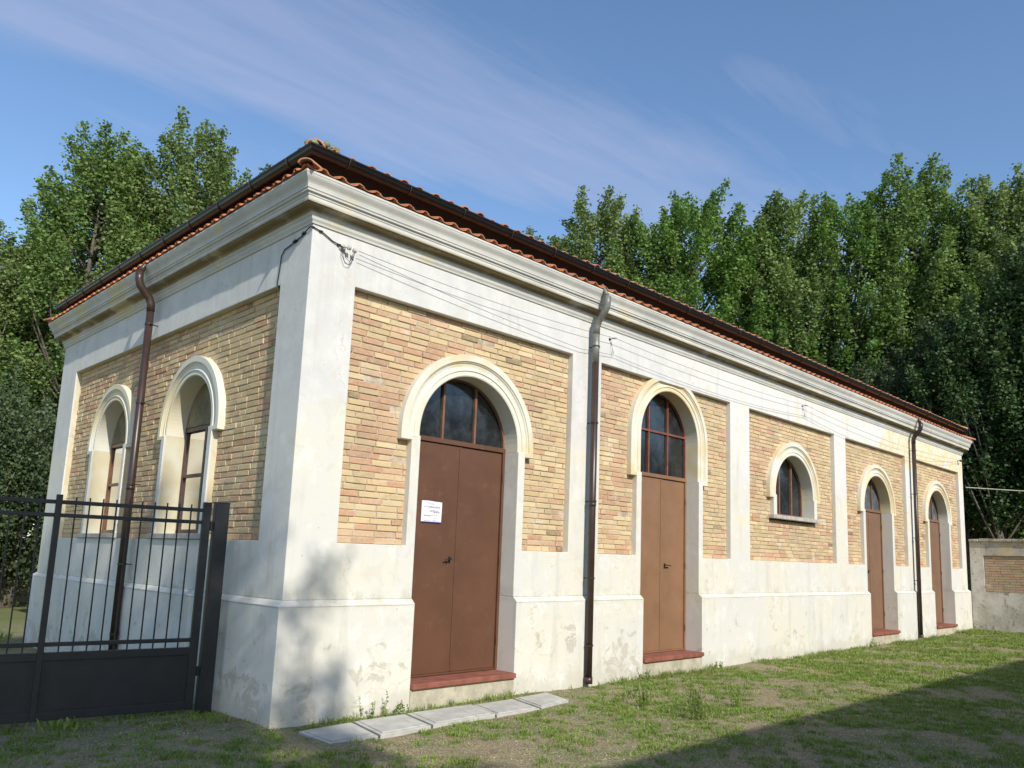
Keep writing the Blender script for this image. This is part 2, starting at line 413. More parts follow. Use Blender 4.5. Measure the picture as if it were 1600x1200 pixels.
# ============================================================ THE BUILDING
L, WD = 20.18, 7.92
ZF, ZT, ZB, ZP = 4.83, 4.293, 1.67, 1.12
REC = .085
CX = [2.22, 6.20, 10.23, 14.17, 18.12]           # bay centres on the long front
HW = 1.69
PAN = [(CX[0] - HW, CX[0] + HW), (4.50, 7.89), (8.52, 11.93), (12.48, 15.85), (16.43, 19.82)]
OR, MI = .745, .86                                # opening radius, outer edge of the plain surround strip
SPR = [2.91, 3.43, 2.90, 2.90, 2.90]              # arch centre heights
STOP = 2.86
LW = [2.62, 5.30]                                 # windows of the short wall (y)
LR, LMI = .625, .72
LPAN = (.575, 7.16)
LSPR, LSTOP, LSILL = 2.99, 2.94, 1.735
bld = empty('brick_building', (0, 0, 0), 'long single storey brick hall with white plaster piers, arched doors and a tiled cornice', 'building')

def front_fill(x, z):
    for i, (a, b) in enumerate(PAN):
        c = CX[i]
        if i == 2:
            if a < x < b and ZB < z < ZT:
                return OR < abs(x - c) < MI and 2.50 < z < STOP
        else:
            if abs(x - c) < OR and z < STOP: return False
            if a < x < b and ZB < z < ZT:
                return OR < abs(x - c) < MI and z < STOP
    return True
def left_fill(y, z):
    if LPAN[0] < y < LPAN[1] and ZB < z < ZT:
        return any(LR < abs(y - c) < LMI and LSILL < z < LSTOP for c in LW)
    return True
ZS = [ZP, ZB, LSILL, 2.50, STOP, LSTOP, ZT, ZF, 5.24]
def shell(mb, us, fill, P, depth=.35, skip=()):
    n = len(us) - 1; m = len(ZS) - 1
    ok = lambda i, j: 0 <= i < n and 0 <= j < m and fill((us[i] + us[i + 1]) / 2, (ZS[j] + ZS[j + 1]) / 2)
    for i in range(n):
        for j in range(m):
            if not ok(i, j): continue
            a, b, c, d = us[i], us[i + 1], ZS[j], ZS[j + 1]
            mb.add([P(a, 0, c), P(b, 0, c), P(b, 0, d), P(a, 0, d)], [(0, 1, 2, 3)])
            for (di, dj, e) in ((-1, 0, ((a, c), (a, d))), (1, 0, ((b, c), (b, d))), (0, -1, ((a, c), (b, c))), (0, 1, ((a, d), (b, d)))):
                if ok(i + di, j + dj): continue
                if dj == 0 and not 0 <= i + di < n: continue
                (u0, z0), (u1, z1) = e
                mb.add([P(u0, 0, z0), P(u0, depth, z0), P(u1, depth, z1), P(u1, 0, z1)], [(0, 1, 2, 3)])
w = MB()
us = sorted({0, L} | {v for p in PAN for v in p} | {c + s * r for c in CX for s in (-1, 1) for r in (OR, MI)})
shell(w, us, front_fill, lambda u, d, z: (u, d, z))
ys = sorted({0, WD} | set(LPAN) | {c + s * r for c in LW for s in (-1, 1) for r in (LR, LMI)})
shell(w, ys, left_fill, lambda u, d, z: (d, u, z))
shell(w, [0, WD], lambda a, b: True, lambda u, d, z: (L - d, u, z))
shell(w, [0, L], lambda a, b: True, lambda u, d, z: (u, WD - d, z))
w.build('plaster_wall', PL, bld, weld=True, bevel=.007)

# plinth, running between the doors
PLO = .06
pprof = [(-PLO, -.35), (-PLO, 1.055), (-PLO - .006, 1.068), (-PLO + .01, 1.082), (-.004, ZP), (.35, ZP), (.35, -.35)]
pb = MB()
runs = []
door_i = [0, 1, 3, 4]
xe = [0.0] + [v for i in door_i for v in (CX[i] - OR, CX[i] + OR)] + [L]
for k in range(0, len(xe), 2):
    a, b = xe[k], xe[k + 1]
    vs = []; n = len(pprof)
    nseg = max(1, int((b - a) / .5))
    for s_ in range(nseg + 1):
        x = a + (b - a) * s_ / nseg
        for (o, z) in pprof:
            xx = x
            if k == 0 and s_ == 0: xx = o if o < 0 else o
            if k == len(xe) - 2 and s_ == nseg: xx = L - o
            vs.append((xx, o, z))
    fs = [(s_ * n + q, s_ * n + (q + 1) % n, (s_ + 1) * n + (q + 1) % n, (s_ + 1) * n + q) for s_ in range(nseg) for q in range(n)]
    if k != 0: fs.append(tuple(range(n)))
    if k != len(xe) - 2: fs.append(tuple(nseg * n + q for q in range(n))[::-1])
    pb.add(vs, fs)
def ring_side(pb, p0, p1, nrm, prof):               # straight mitred run
    n = len(prof); vs = []
    t = Vector((p1[0] - p0[0], p1[1] - p0[1], 0)).normalized(); nn = Vector((*nrm, 0))
    for end, p in ((-1, p0), (1, p1)):
        for (o, z) in prof:
            q = Vector((p[0], p[1], 0)) - nn * o - t * (o * end)
            vs.append((q.x, q.y, z))
    pb.add(vs, [(q, (q + 1) % n, n + (q + 1) % n, n + q) for q in range(n)])
ring_side(pb, (0, 0), (0, WD), (-1, 0), pprof)
ring_side(pb, (L, 0), (L, WD), (1, 0), pprof)
ring_side(pb, (0, WD), (L, WD), (0, 1), pprof)
pb.build('plinth', PL, bld, weld=True, bevel=.006)

def ring(name, prof, mat, **k):
    mb = MB(); n = len(prof)
    C4 = [((0, 0), (-1, -1)), ((L, 0), (1, -1)), ((L, WD), (1, 1)), ((0, WD), (-1, 1))]
    vs = []
    for (p, d) in C4:
        for (o, z) in prof: vs.append((p[0] + d[0] * o, p[1] + d[1] * o, z))
    fs = [(i * n + q, i * n + (q + 1) % n, ((i + 1) % 4) * n + (q + 1) % n, ((i + 1) % 4) * n + q) for i in range(4) for q in range(n)]
    mb.add(vs, fs)
    return mb.build(name, mat, bld, weld=True, **k)
cyma = [(.190 + .045 * (.5 - .5 * math.cos(math.pi * t)), 5.100 + .095 * t) for t in [i / 8 for i in range(9)]]
cprof = [(.003, 4.800), (.014, 4.805), (.018, 4.826), (.03, 4.846), (.034, 4.872), (.050, 4.888), (.052, 4.918), (.062, 4.938), (.08, 4.944), (.132, 4.946), (.140, 4.957), (.152, 4.957), (.152, 5.012),
         (.160, 5.018), (.160, 5.034), (.170, 5.040), (.182, 5.044), (.184, 5.060), (.174, 5.064), (.174, 5.070), (.186, 5.074), (.188, 5.094)] + cyma + [(.240, 5.198), (.240, 5.222), (.003, 5.232)]
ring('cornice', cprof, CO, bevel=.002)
# timber fascia and boarded eave above the cornice tiles, eave shade painted in
ring('eave_fascia', [(.02, 5.233), (.02, 5.42), (.07, 5.455), (.13, 5.50), (.13, 5.53), (-.2, 5.53), (-.2, 5.233)], FASC)

# ---- eave tiles: alternate pans (low) and caps (high), hand-made barrel tiles
def tcol(): 
    k = random.random(); a = (0.56, 0.19, 0.085); b = (0.64, 0.27, 0.14); c = (0.44, 0.15, 0.08)
    t = a if k < .5 else (b if k < .8 else c); j = random.uniform(.88, 1.12)
    return tuple(v * j for v in t)
def half_tile(mb, p, along, side, up, length, r0, r1, open_up, th=.014, n=7, col=None, vs_=.8):
    """p: front end centre; along: direction up the slope; side, up: unit vectors"""
    p = Vector(p); vs = []
    sg = -1 if open_up else 1
    for (t, r) in ((0, r0), (1, r1)):
        for rad in (r, r - th):
            for k in range(n + 1):
                a = math.pi * k / n
                vs.append(p + along * (length * t) + side * (rad * math.cos(a)) + up * (sg * rad * math.sin(a) * vs_))
    m = n + 1; fs = []
    for k in range(n):
        fs += [(k, k + 1, 2 * m + k + 1, 2 * m + k), (m + k + 1, m + k, 3 * m + k, 3 * m + k + 1), (k + 1, k, m + k, m + k + 1)]
    fs += [(0, 2 * m, 3 * m, m), (n, m + n, 3 * m + n, 2 * m + n)]
    mb.add(vs, fs, col or tcol())
def tile_row(mb, z, out, P=.205, length=.34, slope=.30):
    for (o, d, nrm, ln) in (((-out, -out), (1, 0), (0, -1), L + 2 * out), ((-out, -out), (0, 1), (-1, 0), WD + 2 * out),
                            ((L + out, -out), (0, 1), (1, 0), WD + 2 * out), ((-out, WD + out), (1, 0), (0, 1), L + 2 * out)):
        d = Vector((*d, 0)); nv = Vector((*nrm, 0)); o = Vector((*o, 0))
        al = (-nv + Vector((0, 0, slope))).normalized(); up = d.cross(al); up = up if up.z > 0 else -up
        k = int((ln - .1) / P); off = (ln - k * P) / 2
        for i in range(k + 1):
            u = off + i * P; room = min(u, ln - u); lg = min(length, room + .05)
            j = random.uniform(-.006, .006)
            half_tile(mb, o + d * (u + j) + Vector((0, 0, z + .034)) + nv * random.uniform(-.006, .006), al, d, up, lg, .080, .07, True, vs_=.42)
            if i < k:
                half_tile(mb, o + d * (u + P / 2 + j) + Vector((0, 0, z + .026)) + nv * (-.020 + random.uniform(-.006, .006)), al, d, up, lg, .048, .042, False, vs_=.62)
tb = MB(); tile_row(tb, 5.226, .262)
et = tb.build('cornice_tile_row', TE, bld, tint=True, smooth=False)
for (cx_, cy_, dx_, dy_) in ((-.27, -.27, 1, 1), (L + .27, -.27, -1, 1), (-.27, WD + .27, 1, -1), (L + .27, WD + .27, -1, -1)):
    hb = MB(); al = Vector((dx_, dy_, .42)).normalized(); sd = Vector((dx_, -dy_, 0)).normalized(); up = sd.cross(al); up = up if up.z > 0 else -up
    half_tile(hb, (cx_, cy_, 5.245), al, sd, up, .42, .085, .075, False, n=10, th=.018, col=(0.50, 0.24, 0.15), vs_=.65)
    hb.build('hip_end_tile', TR_, bld, tint=True, smooth=True)

# ---- roof: low hipped, barrel tiles
SL = .34
EO = .125; ZE = 5.497
rb = MB()
a0, a1, b0, b1 = -EO, L + EO, -EO, WD + EO
hy = (b1 - b0) / 2; zr = ZE + hy * SL
rid = [(a0 + hy, b0 + hy, zr), (a1 - hy, b0 + hy, zr)]
rb.add([(a0, b0, ZE - .02), (a1, b0, ZE - .02), (a1, b1, ZE - .02), (a0, b1, ZE - .02), rid[0], rid[1]], [(0, 1, 5, 4), (1, 2, 5), (2, 3, 4, 5), (3, 0, 4), (3, 2, 1, 0)], (0.35, 0.17, 0.10))
roof = rb.build('roof', TR_, bld, tint=True)
rt = MB()
for (o, d, nrm, ln) in (((a0, b0), (1, 0), (0, -1), a1 - a0), ((a0, b0), (0, 1), (-1, 0), b1 - b0), ((a1, b0), (0, 1), (1, 0), b1 - b0), ((a0, b1), (1, 0), (0, 1), a1 - a0)):
    d = Vector((*d, 0)); nv = Vector((*nrm, 0)); o = Vector((*o, 0))
    al = (-nv + Vector((0, 0, SL))).normalized(); up = d.cross(al); up = up if up.z > 0 else -up
    P = .215; k = int((ln - .1) / P); off = (ln - k * P) / 2
    for i in range(k + 1):
        u = off + i * P; room = min(u, ln - u, hy); lg = room / al.dot(-nv)
        j = random.uniform(-.01, .01)
        c0 = tcol()
        half_tile(rt, o + d * (u + j) + Vector((0, 0, ZE + .045)) + nv * (.045 + random.uniform(-.012, .012)), al, d, up, min(.4, lg + .06), .084, .07, True, n=5, col=c0, vs_=.5)
        if i < k:
            s_ = 0; q = 0
            while s_ < lg and (q < 12):
                e = min(.42, lg - s_ + .06)
                half_tile(rt, o + d * (u + P / 2 + j + random.uniform(-.006, .006)) + Vector((0, 0, ZE + .036 + random.uniform(0, .01))) + nv * (.03 + random.uniform(-.015, .012)) + al * s_, al, d, up, e, .066, .056, False, n=5, col=tcol(), vs_=.62)
                s_ += .37; q += 1
rt.build('roof_tiles', TR_, roof, tint=True)
hb = MB()
def hip_line(p, q):
    p, q = Vector(p), Vector(q); al = (q - p).normalized(); ln = (q - p).length; sd = al.cross(Vector((0, 0, 1))).normalized(); up = sd.cross(al); up = up if up.z > 0 else -up
    s_ = 0
    while s_ < ln:
        half_tile(hb, p + al * s_ + up * .045, al, sd, up, .45, .10, .088, False, n=8, th=.02, col=(0.40 + random.random() * .1, 0.27, 0.17)); s_ += .38
for (c, r) in (((a0 + .02, b0 + .02), rid[0]), ((a0 + .02, b1 - .02), rid[0]), ((a1 - .02, b0 + .02), rid[1]), ((a1 - .02, b1 - .02), rid[1])):
    hip_line((c[0], c[1], ZE), r)
hip_line(rid[0], rid[1])
hb.build('hip_tiles', TR_, roof, tint=True, smooth=True)
# mossy rubble and mortar at the near hip end
mm = MB()
for i in range(26):
    p = Vector((-.13 + random.uniform(-.02, .30), -.13 + random.uniform(-.02, .12), 5.565 + random.uniform(0, .05)))
    r = random.uniform(.02, .05)
    mm.tube([p + Vector((0, 0, -r)), p + Vector((0, 0, -r * .2)), p + Vector((0, 0, r * .8))], [r * .7, r, r * .3], 6)
mm.build('moss', M_simple('dry moss', (0.22, 0.22, 0.12), .95, 0, .4, 30, .8), roof, smooth=True)

# ---- gutter: half-round, lip at .19
GR = .062; GO = .19 - GR; GZ = 5.525
gp = []
for k in range(11):
    a = math.pi * k / 10; gp.append((GO + GR * math.cos(a), GZ - GR * math.sin(a) * 1.25))
gp = [(GO + GR + .008, GZ + .006), (GO + GR + .008, GZ - .006)] + gp[1:] + [(GO - GR + .004, GZ)] + [(GO + (GR - .004) * math.cos(math.pi * (10 - k) / 10), GZ - (GR - .004) * math.sin(math.pi * (10 - k) / 10) * 1.25) for k in range(1, 10)] + [(GO + GR - .004, GZ + .006)]
gut = ring('gutter', gp, GUT)
for i in range(27):
    bk = MB(); x = .25 + i * .765
    bk.tube([(x, -GO - GR * 1.12 * math.cos(math.pi * k / 8), GZ - GR * 1.38 * math.sin(math.pi * k / 8)) for k in range(9)], .006, 5)
    bk.build('gutter_bracket', PIPE, gut)
for i in range(10):
    bk = MB(); y = .3 + i * .8
    bk.tube([(-GO - GR * 1.12 * math.cos(math.pi * k / 8), y, GZ - GR * 1.38 * math.sin(math.pi * k / 8)) for k in range(9)], .006, 5)
    bk.build('gutter_bracket', PIPE, gut)

# ---- brick infill
def brick_tint(u, z, seed):
    k = math.sin(u * 1.3 + seed) + math.sin(z * 2.1 + u * .7 + seed * 2.3) + .8 * math.sin(u * 3.7 - z * 2.9 + seed)
    pr = .27 + .16 * k
    if z < ZB + .16: pr += .35
    if z > 3.6: pr += .12
    r = random.random()
    if r < pr: c = random.choice([(0.53, 0.29, 0.17), (0.57, 0.35, 0.21), (0.50, 0.29, 0.175), (0.60, 0.40, 0.245)])
    else: c = random.choice([(0.62, 0.46, 0.235), (0.58, 0.43, 0.23), (0.65, 0.51, 0.295), (0.56, 0.43, 0.24), (0.60, 0.43, 0.24)])
    j = random.uniform(.86, 1.1)
    if random.random() < .015: j = .45
    return tuple(v * j for v in c)
def brick_panel(u0, u1, z0, z1, cuts, P, seed, rim=.0):
    bk = MB(); mo = MB(); CH = .0672
    n = int(round((z1 - z0) / CH)); ch = (z1 - z0) / n
    bk_face = REC - .004; mo_face = REC + .007
    for r in range(n):
        za, zb_ = z0 + r * ch, z0 + (r + 1) * ch; zm = (za + zb_) / 2
        holes = []
        for (c, fn) in cuts:
            h = fn(zm)
            if h: holes.append((c - h, c + h))
        segs = []; x = u0
        for (a, b) in sorted(holes):
            if a > x: segs.append((x, a))
            x = max(x, b)
        if x < u1: segs.append((x, u1))
        for (a, b) in segs:
            mo.add([P(a, mo_face, za), P(b, mo_face, za), P(b, mo_face, zb_), P(a, mo_face, zb_)], [(0, 1, 2, 3)])
        # a running course laid over the whole panel, then cut by the openings
        x = u0 - random.uniform(0, .26) if r % 2 else u0 - .13 * random.random()
        wob = random.uniform(-.0015, .0015)
        while x < u1:
            ln = random.choice([.262, .262, .262, .255, .135])
            for (a, b) in segs:
                p, q = max(x, a), min(x + ln, b)
                if q - p < .02: continue
                g = .0055 + random.uniform(-.0015, .002)
                f = bk_face + random.uniform(-.004, .005)
                if random.random() < .006: f += .03
                j = lambda s_=.0022: random.uniform(-s_, s_)
                lo, hi = za + .0052 + wob, zb_ - .0052 + wob
                A, B = p + g, q - g
                if B - A < .01: continue
                e = .005
                vs = [P(A + j(), f + e, lo + j()), P(B + j(), f + e, lo + j()), P(B + j(), f + e, hi + j()), P(A + j(), f + e, hi + j()),
                      P(A + e + j(), f + j(.0015), lo + e + j()), P(B - e + j(), f + j(.0015), lo + e + j()), P(B - e + j(), f + j(.0015), hi - e + j()), P(A + e + j(), f + j(.0015), hi - e + j()),
                      P(A, mo_face + .01, lo), P(B, mo_face + .01, lo), P(B, mo_face + .01, hi), P(A, mo_face + .01, hi)]
                bk.add(vs, [(4, 5, 6, 7), (0, 1, 5, 4), (1, 2, 6, 5), (2, 3, 7, 6), (3, 0, 4, 7), (8, 9, 1, 0), (9, 10, 2, 1), (10, 11, 3, 2), (11, 8, 0, 3)], brick_tint((p + q) / 2, zm, seed))
            x += ln
    o = bk.build('brick_panel', BR, bld, tint=True)
    mo.build('mortar_bed', MR, o)
    return o
PF = lambda u, d, z: (u, d, z)
PLf = lambda u, d, z: (d, u, z)
def cut_fn(R, spr, zlow):
    def fn(z):
        if z < zlow: return 0
        if z <= spr: return R
        h = R * R - (z - spr) ** 2
        return math.sqrt(h) if h > 0 else 0
    return fn
for i, (a, b) in enumerate(PAN):
    # bricks stop behind the surround strip below and behind the moulding above
    low = 2.43 if i == 2 else 0
    R = MI - .01
    fn0 = cut_fn(.90, SPR[i], low)
    fn = (lambda z, f=fn0, low=low: (R if (low <= z < STOP) else f(z)))
    if i == 1:
        for (p, q) in ((a, CX[1]), (CX[1], b)): brick_panel(p, q, ZB, ZT, [(CX[i], fn)], PF, i * 1.7)
    else:
        brick_panel(a, b, ZB, ZT, [(CX[i], fn)], PF, i * 1.7)
def lfn(z, f=cut_fn(.76, LSPR, 1.67)): return (LMI - .01 if LSILL - .04 < z < LSTOP else f(z))
brick_panel(LPAN[0], LPAN[1], ZB, ZT, [(c, lfn) for c in LW], PLf, 9.1)

# ---- arch mouldings (swept profile)
def arch_path(c, spr, z0, n=40):
    pts = []
    k = max(1, int((spr - z0) / .1))
    for i in range(k): pts.append(((c, z0 + (spr - z0) * i / k), (-1, 0)))
    for i in range(n + 1):
        a = math.pi - math.pi * i / n; pts.append(((c, spr), (math.cos(a), math.sin(a))))
    for i in range(k - 1, -1, -1): pts.append(((c, z0 + (spr - z0) * i / k), (1, 0)))
    return pts
def arch(c, spr, z0, prof, P, mat, stops, name='arch_moulding'):
    mb = MB(); n = len(prof); pts = arch_path(c, spr, z0)
    for (b, r) in pts:
        for (rad, d) in prof: mb.v.append(P(b[0] + r[0] * rad, d, b[1] + r[1] * rad)); mb.c.append(None)
    mb.f += [(i * n + q, i * n + q + 1, (i + 1) * n + q + 1, (i + 1) * n + q) for i in range(len(pts) - 1) for q in range(n - 1)]
    r0, r1, dz = stops
    o = mb.build(name, mat, bld, smooth=False)
    for s_ in (-1, 1):
        sb = MB()
        ua, ub = sorted((c + s_ * r0, c + s_ * r1))
        if P is PF: sb.box(ua, ub, .0015, REC + .02, z0 - dz, z0 + .002)
        else: sb.box(.0015, REC + .02, ua, ub, z0 - dz, z0 + .002)
        sb.build('moulding_stop', mat, o, bevel=.006)
    return o
def aprof(R, r):
    t = R - r
    return [(R, REC + .03), (R, .006), (R - .004, .002), (R - t * .30, .002), (R - t * .31, .016), (R - t * .36, .018), (R - t * .40, .034), (R - t * .55, .044), (R - t * .66, .030), (R - t * .70, .012), (R - t * .74, .010), (R - t * .76, .022), (r + .012, .018), (r, .026), (r, .35)]
for i in range(5):
    arch(CX[i], SPR[i], STOP, aprof(1.0, OR), PF, MO, (OR + .008, 1.0, .055))
for c in LW:
    arch(c, LSPR, LSTOP, aprof(.86, LR), PLf, MOL, (LR + .008, .86, .05))

# ---- doors of the long front
DY = .255
def disc(mb, c, spr, r, y, z0, P, n=28, d=.0):
    """pane with an arched top"""
    vs = [P(c - r, y, z0), P(c + r, y, z0)] + [P(c + r * math.cos(math.pi * k / n), y, spr + r * math.sin(math.pi * k / n)) for k in range(n + 1)]
    mb.add(vs, [tuple(range(len(vs)))])
def arc_frame(mb, c, spr, r, w_, y0, y1, z0, P):
    pts = arch_path(c, spr, z0, 28); prof = [(r, y0), (r - w_, y0), (r - w_, y1), (r, y1)]; n = 4; o = len(mb.v)
    for (b, rr) in pts:
        for (rad, d) in prof: mb.v.append(P(b[0] + rr[0] * rad, d, b[1] + rr[1] * rad)); mb.c.append(None)
    mb.f += [(o + i * n + q, o + i * n + (q + 1) % n, o + (i + 1) * n + (q + 1) % n, o + (i + 1) * n + q) for i in range(len(pts) - 1) for q in range(n)]
ZTR = 2.86
def door(i, mat, split, frame_mat, handle_side, glass):
    c = CX[i]; a, b = c - OR + .002, c + OR - .002; zb = .262
    root = bpy.data.objects.new('door', None); COL.objects.link(root); root.parent = bld; root.location = (0, 0, 0)
    f = MB()
    f.box(a, a + .035, DY - .02, DY + .05, zb, ZTR); f.box(b - .035, b, DY - .02, DY + .05, zb, ZTR)
    f.box(a, b, DY - .022, DY + .05, ZTR, ZTR + .055); f.box(a + .035, b - .035, DY - .012, DY + .03, zb, zb + .02)
    f.build('door_frame', mat, root, bevel=.003)
    for (p, q, dd) in ((a + .038, split - .004, .0), (split + .004, b - .038, .004)):
        m = MB(); m.box(p, q, DY + dd, DY + .04, zb + .022, ZTR - .006)
        lf = m.build('door_leaf', mat, root, bevel=.004)
    m = MB(); m.box(split - .022, split + .002, DY - .008, DY + .001, zb + .03, ZTR - .012); m.build('cover_strip', mat, root, bevel=.002)
    hx = split - .10 * (1 if handle_side < 0 else -1); hz = 1.545
    m = MB(); s_ = -1 if handle_side < 0 else 1
    m.tube([(hx, DY + .002, hz), (hx, DY - .045, hz)], .008, 8); m.tube([(hx + .005 * -s_, DY - .045, hz), (hx + .07 * s_, DY - .05, hz - .004), (hx + .10 * s_, DY - .045, hz - .014)], .007, 8)
    m.box(hx - .016, hx + .016, DY - .004, DY + .001, hz - .05, hz + .025); m.tube([(hx + .045 * s_, DY + .001, hz - .035), (hx + .045 * s_, DY - .03, hz - .035)], .010, 8)
    m.build('door_handle', BLACK, root, smooth=False)
    for z_ in (.55, 1.5, 2.5):
        m = MB(); m.tube([(b - .03, DY - .026, z_), (b - .03, DY - .026, z_ + .09)], .009, 6); m.build('hinge', mat, root)
    # transom light
    spr = SPR[i]; z0 = ZTR + .055
    fl = bpy.data.objects.new('transom_window', None); COL.objects.link(fl); fl.parent = root
    m = MB(); arc_frame(m, c, spr, OR, .022, DY, DY + .05, z0, PF)
    mw = .50 / 2
    top = lambda x: spr + math.sqrt(max(0, (OR - .02) ** 2 - (x - c) ** 2))
    for x in (c - .245, c + .245): m.box(x - .014, x + .014, DY - .002, DY + .04, z0, top(x))
    if i == 1: m.box(c - OR + .02, c + OR - .02, DY - .004, DY + .038, 3.555, 3.585)
    m.build('window_frame', frame_mat, fl)
    m = MB(); disc(m, c, spr, OR - .004, DY + .03, z0, PF); m.build('pane', glass, fl)
    # step
    m = MB(); m.box(c - OR + .003, c + OR - .003, -.07, .34, -.2, .195); st = m.build('step', STEPC, bld, bevel=.012)
    m = MB(); m.box(c - OR - .0 + .004, c + OR - .004, -.105, .335, .197, .256); m.build('threshold', SILLT, st, bevel=.008)
    return root
door(0, DOOR_DARK, 2.265, FRAME, -1, GLASS)
door(1, DOOR_LIGHT, 6.29, FRAMER, 1, GLASS)
door(3, DOOR_GREY, 14.20, FRAME, -1, GLASSG)
door(4, DOOR_GREY, 18.15, FRAMER, -1, GLASSG)
# window of the third bay
c = CX[2]
wn = bpy.data.objects.new('window', None); COL.objects.link(wn); wn.parent = bld
m = MB(); m.box(c - MI - .06, c + MI + .06, -.03, .34, 2.43, 2.497); m.build('window_sill', SILLG, wn, bevel=.008)
m = MB(); arc_frame(m, c, SPR[2], OR, .03, DY, DY + .05, 2.50, PF); m.box(c - OR, c + OR, DY - .01, DY + .05, 2.50, 2.55)
for x in (c - .18, c + .30): m.box(x - .022, x + .022, DY - .006, DY + .045, 2.55, SPR[2] + math.sqrt((OR - .02) ** 2 - (x - c) ** 2))
m.build('window_frame', FRAME, wn)
m = MB(); disc(m, c, SPR[2], OR - .004, DY + .03, 2.52, PF); m.build('pane', GLASS, wn)

# notice on the first door
nt = empty('paper_notice', (1.87, DY - .004, 2.07), 'white printed paper notice taped to the dark brown double door', 'notice')
m = MB(); m.add([(-.14, 0, -.12), (-.05, -.004, -.125), (.05, -.001, -.128), (.14, -.006, -.125), (-.14, 0, .115), (-.05, -.003, .118), (.05, 0, .112), (.145, -.005, .108),
                 (-.14, .003, -.12), (-.05, -.001, -.125), (.05, .002, -.128), (.14, -.003, -.125), (-.14, .003, .115), (-.05, 0, .118), (.05, .003, .112), (.145, -.002, .108)],
                [(0, 1, 5, 4), (1, 2, 6, 5), (2, 3, 7, 6), (12, 13, 9, 8), (13, 14, 10, 9), (14, 15, 11, 10), (0, 8, 9, 1), (3, 11, 15, 7), (4, 12, 8, 0)])
m.build('sheet', PAPER, nt)
m = MB(); m.box(-.14, .138, -.0085, -.0065, -.128, -.117); m.build('blue_border', INKB, nt)
m = MB()
for (z_, a, b) in ((.085, -.05, .04), (.055, -.11, .12), (.045, -.04, .12), (.01, -.02, .10), (-.002, -.03, .12), (-.012, .03, .12), (-.045, -.11, .10), (-.053, -.10, -.01), (-.08, .03, .08), (-.103, -.10, -.02), (-.103, .02, .11)):
    x = a; m = MB()
    while x < b:
        l = random.uniform(.010, .03); m.box(x, min(b, x + l), -.0085, -.0065, z_ - .002, z_ + .002); x += l + .006
    m.build('text_line', INKG, nt)

# ---- windows of the short wall (x=0)
for c, wide in ((LW[0], True), (LW[1], False)):
    wr = bpy.data.objects.new('window', None); COL.objects.link(wr); wr.parent = bld
    m = MB(); m.box(-.03, .34, c - LMI - .05, c + LMI + .05, 1.672, LSILL); m.build('window_sill', SILLG, wr, bevel=.008)
    m = MB(); disc(m, c, LSPR, LR + .0005, .25, 3.06, PLf); vs = m.v
    # plastered lunette above the casement, given thickness; arch shade painted into its colour
    m.box(.251, .33, c - LR, c + LR, 3.055, 3.62); m.build('lunette', M_simple('arch shade olive plaster', (0.20, 0.17, 0.10), .95, 0, .35, 3, .3), wr)
    m = MB(); a, b = c - LR, c + LR
    m.box(.25, .31, a, a + .05, LSILL, 3.055); m.box(.25, .31, b - .05, b, LSILL, 3.055); m.box(.248, .31, a, b, 3.0, 3.054); m.box(.25, .31, a, b, LSILL, LSILL + .06)
    m.box(.245, .30, c - .03, c + .03, LSILL + .06, 3.0)
    m.box(.25, .30, a + .05, b - .05, 2.43, 2.47)
    m.build('window_frame', M_simple('dark red brown casement', (0.07, 0.035, 0.028), .5, 0, .3, 8) if wide else M_simple('varnished timber frame', (0.15, 0.065, 0.03), .4, 0, .3, 6), wr, bevel=.004)
    g = MB(); g.add([(.275, a + .04, LSILL + .05), (.275, b - .04, LSILL + .05), (.275, b - .04, 3.01), (.275, a + .04, 3.01)], [(0, 1, 2, 3)])
    gm = NT('clear pane ' + ('a' if wide else 'b')); tr = gm.n('ShaderNodeBsdfTransparent'); gl = gm.n('ShaderNodeBsdfGlossy'); gl.inputs['Roughness'].default_value = .03
    fr = gm.n('ShaderNodeFresnel'); fr.inputs[0].default_value = 1.22; msx = gm.n('ShaderNodeMixShader')
    gm.L(fr.outputs[0], msx.inputs[0]); gm.L(tr.outputs[0], msx.inputs[1]); gm.L(gl.outputs[0], msx.inputs[2]); gm.L(msx.outputs[0], gm.t.nodes['Material Output'].inputs['Surface'])
    g.build('pane', gm.m, wr)
    for (p, q) in ((a + .06, c - .03), (c + .03, b - .06)) if wide else ((a + .06, c - .15),):
        cu = MB(); n = 40
        for k in range(n + 1):
            y = p + (q - p) * k / n; x = .315 + .010 * math.sin(k * 1.9)
            cu.v += [(x, y, LSILL + .05), (x, y, 2.98)]; cu.c += [None, None]
        cu.f += [(2 * k, 2 * k + 2, 2 * k + 3, 2 * k + 1) for k in range(n)]
        cu.build('curtain', CURT, wr, smooth=True)
    m = MB(); m.box(.36, .37, a - .1, b + .1, 1.6, 3.2); m.build('dark_room', DARKIN, wr)

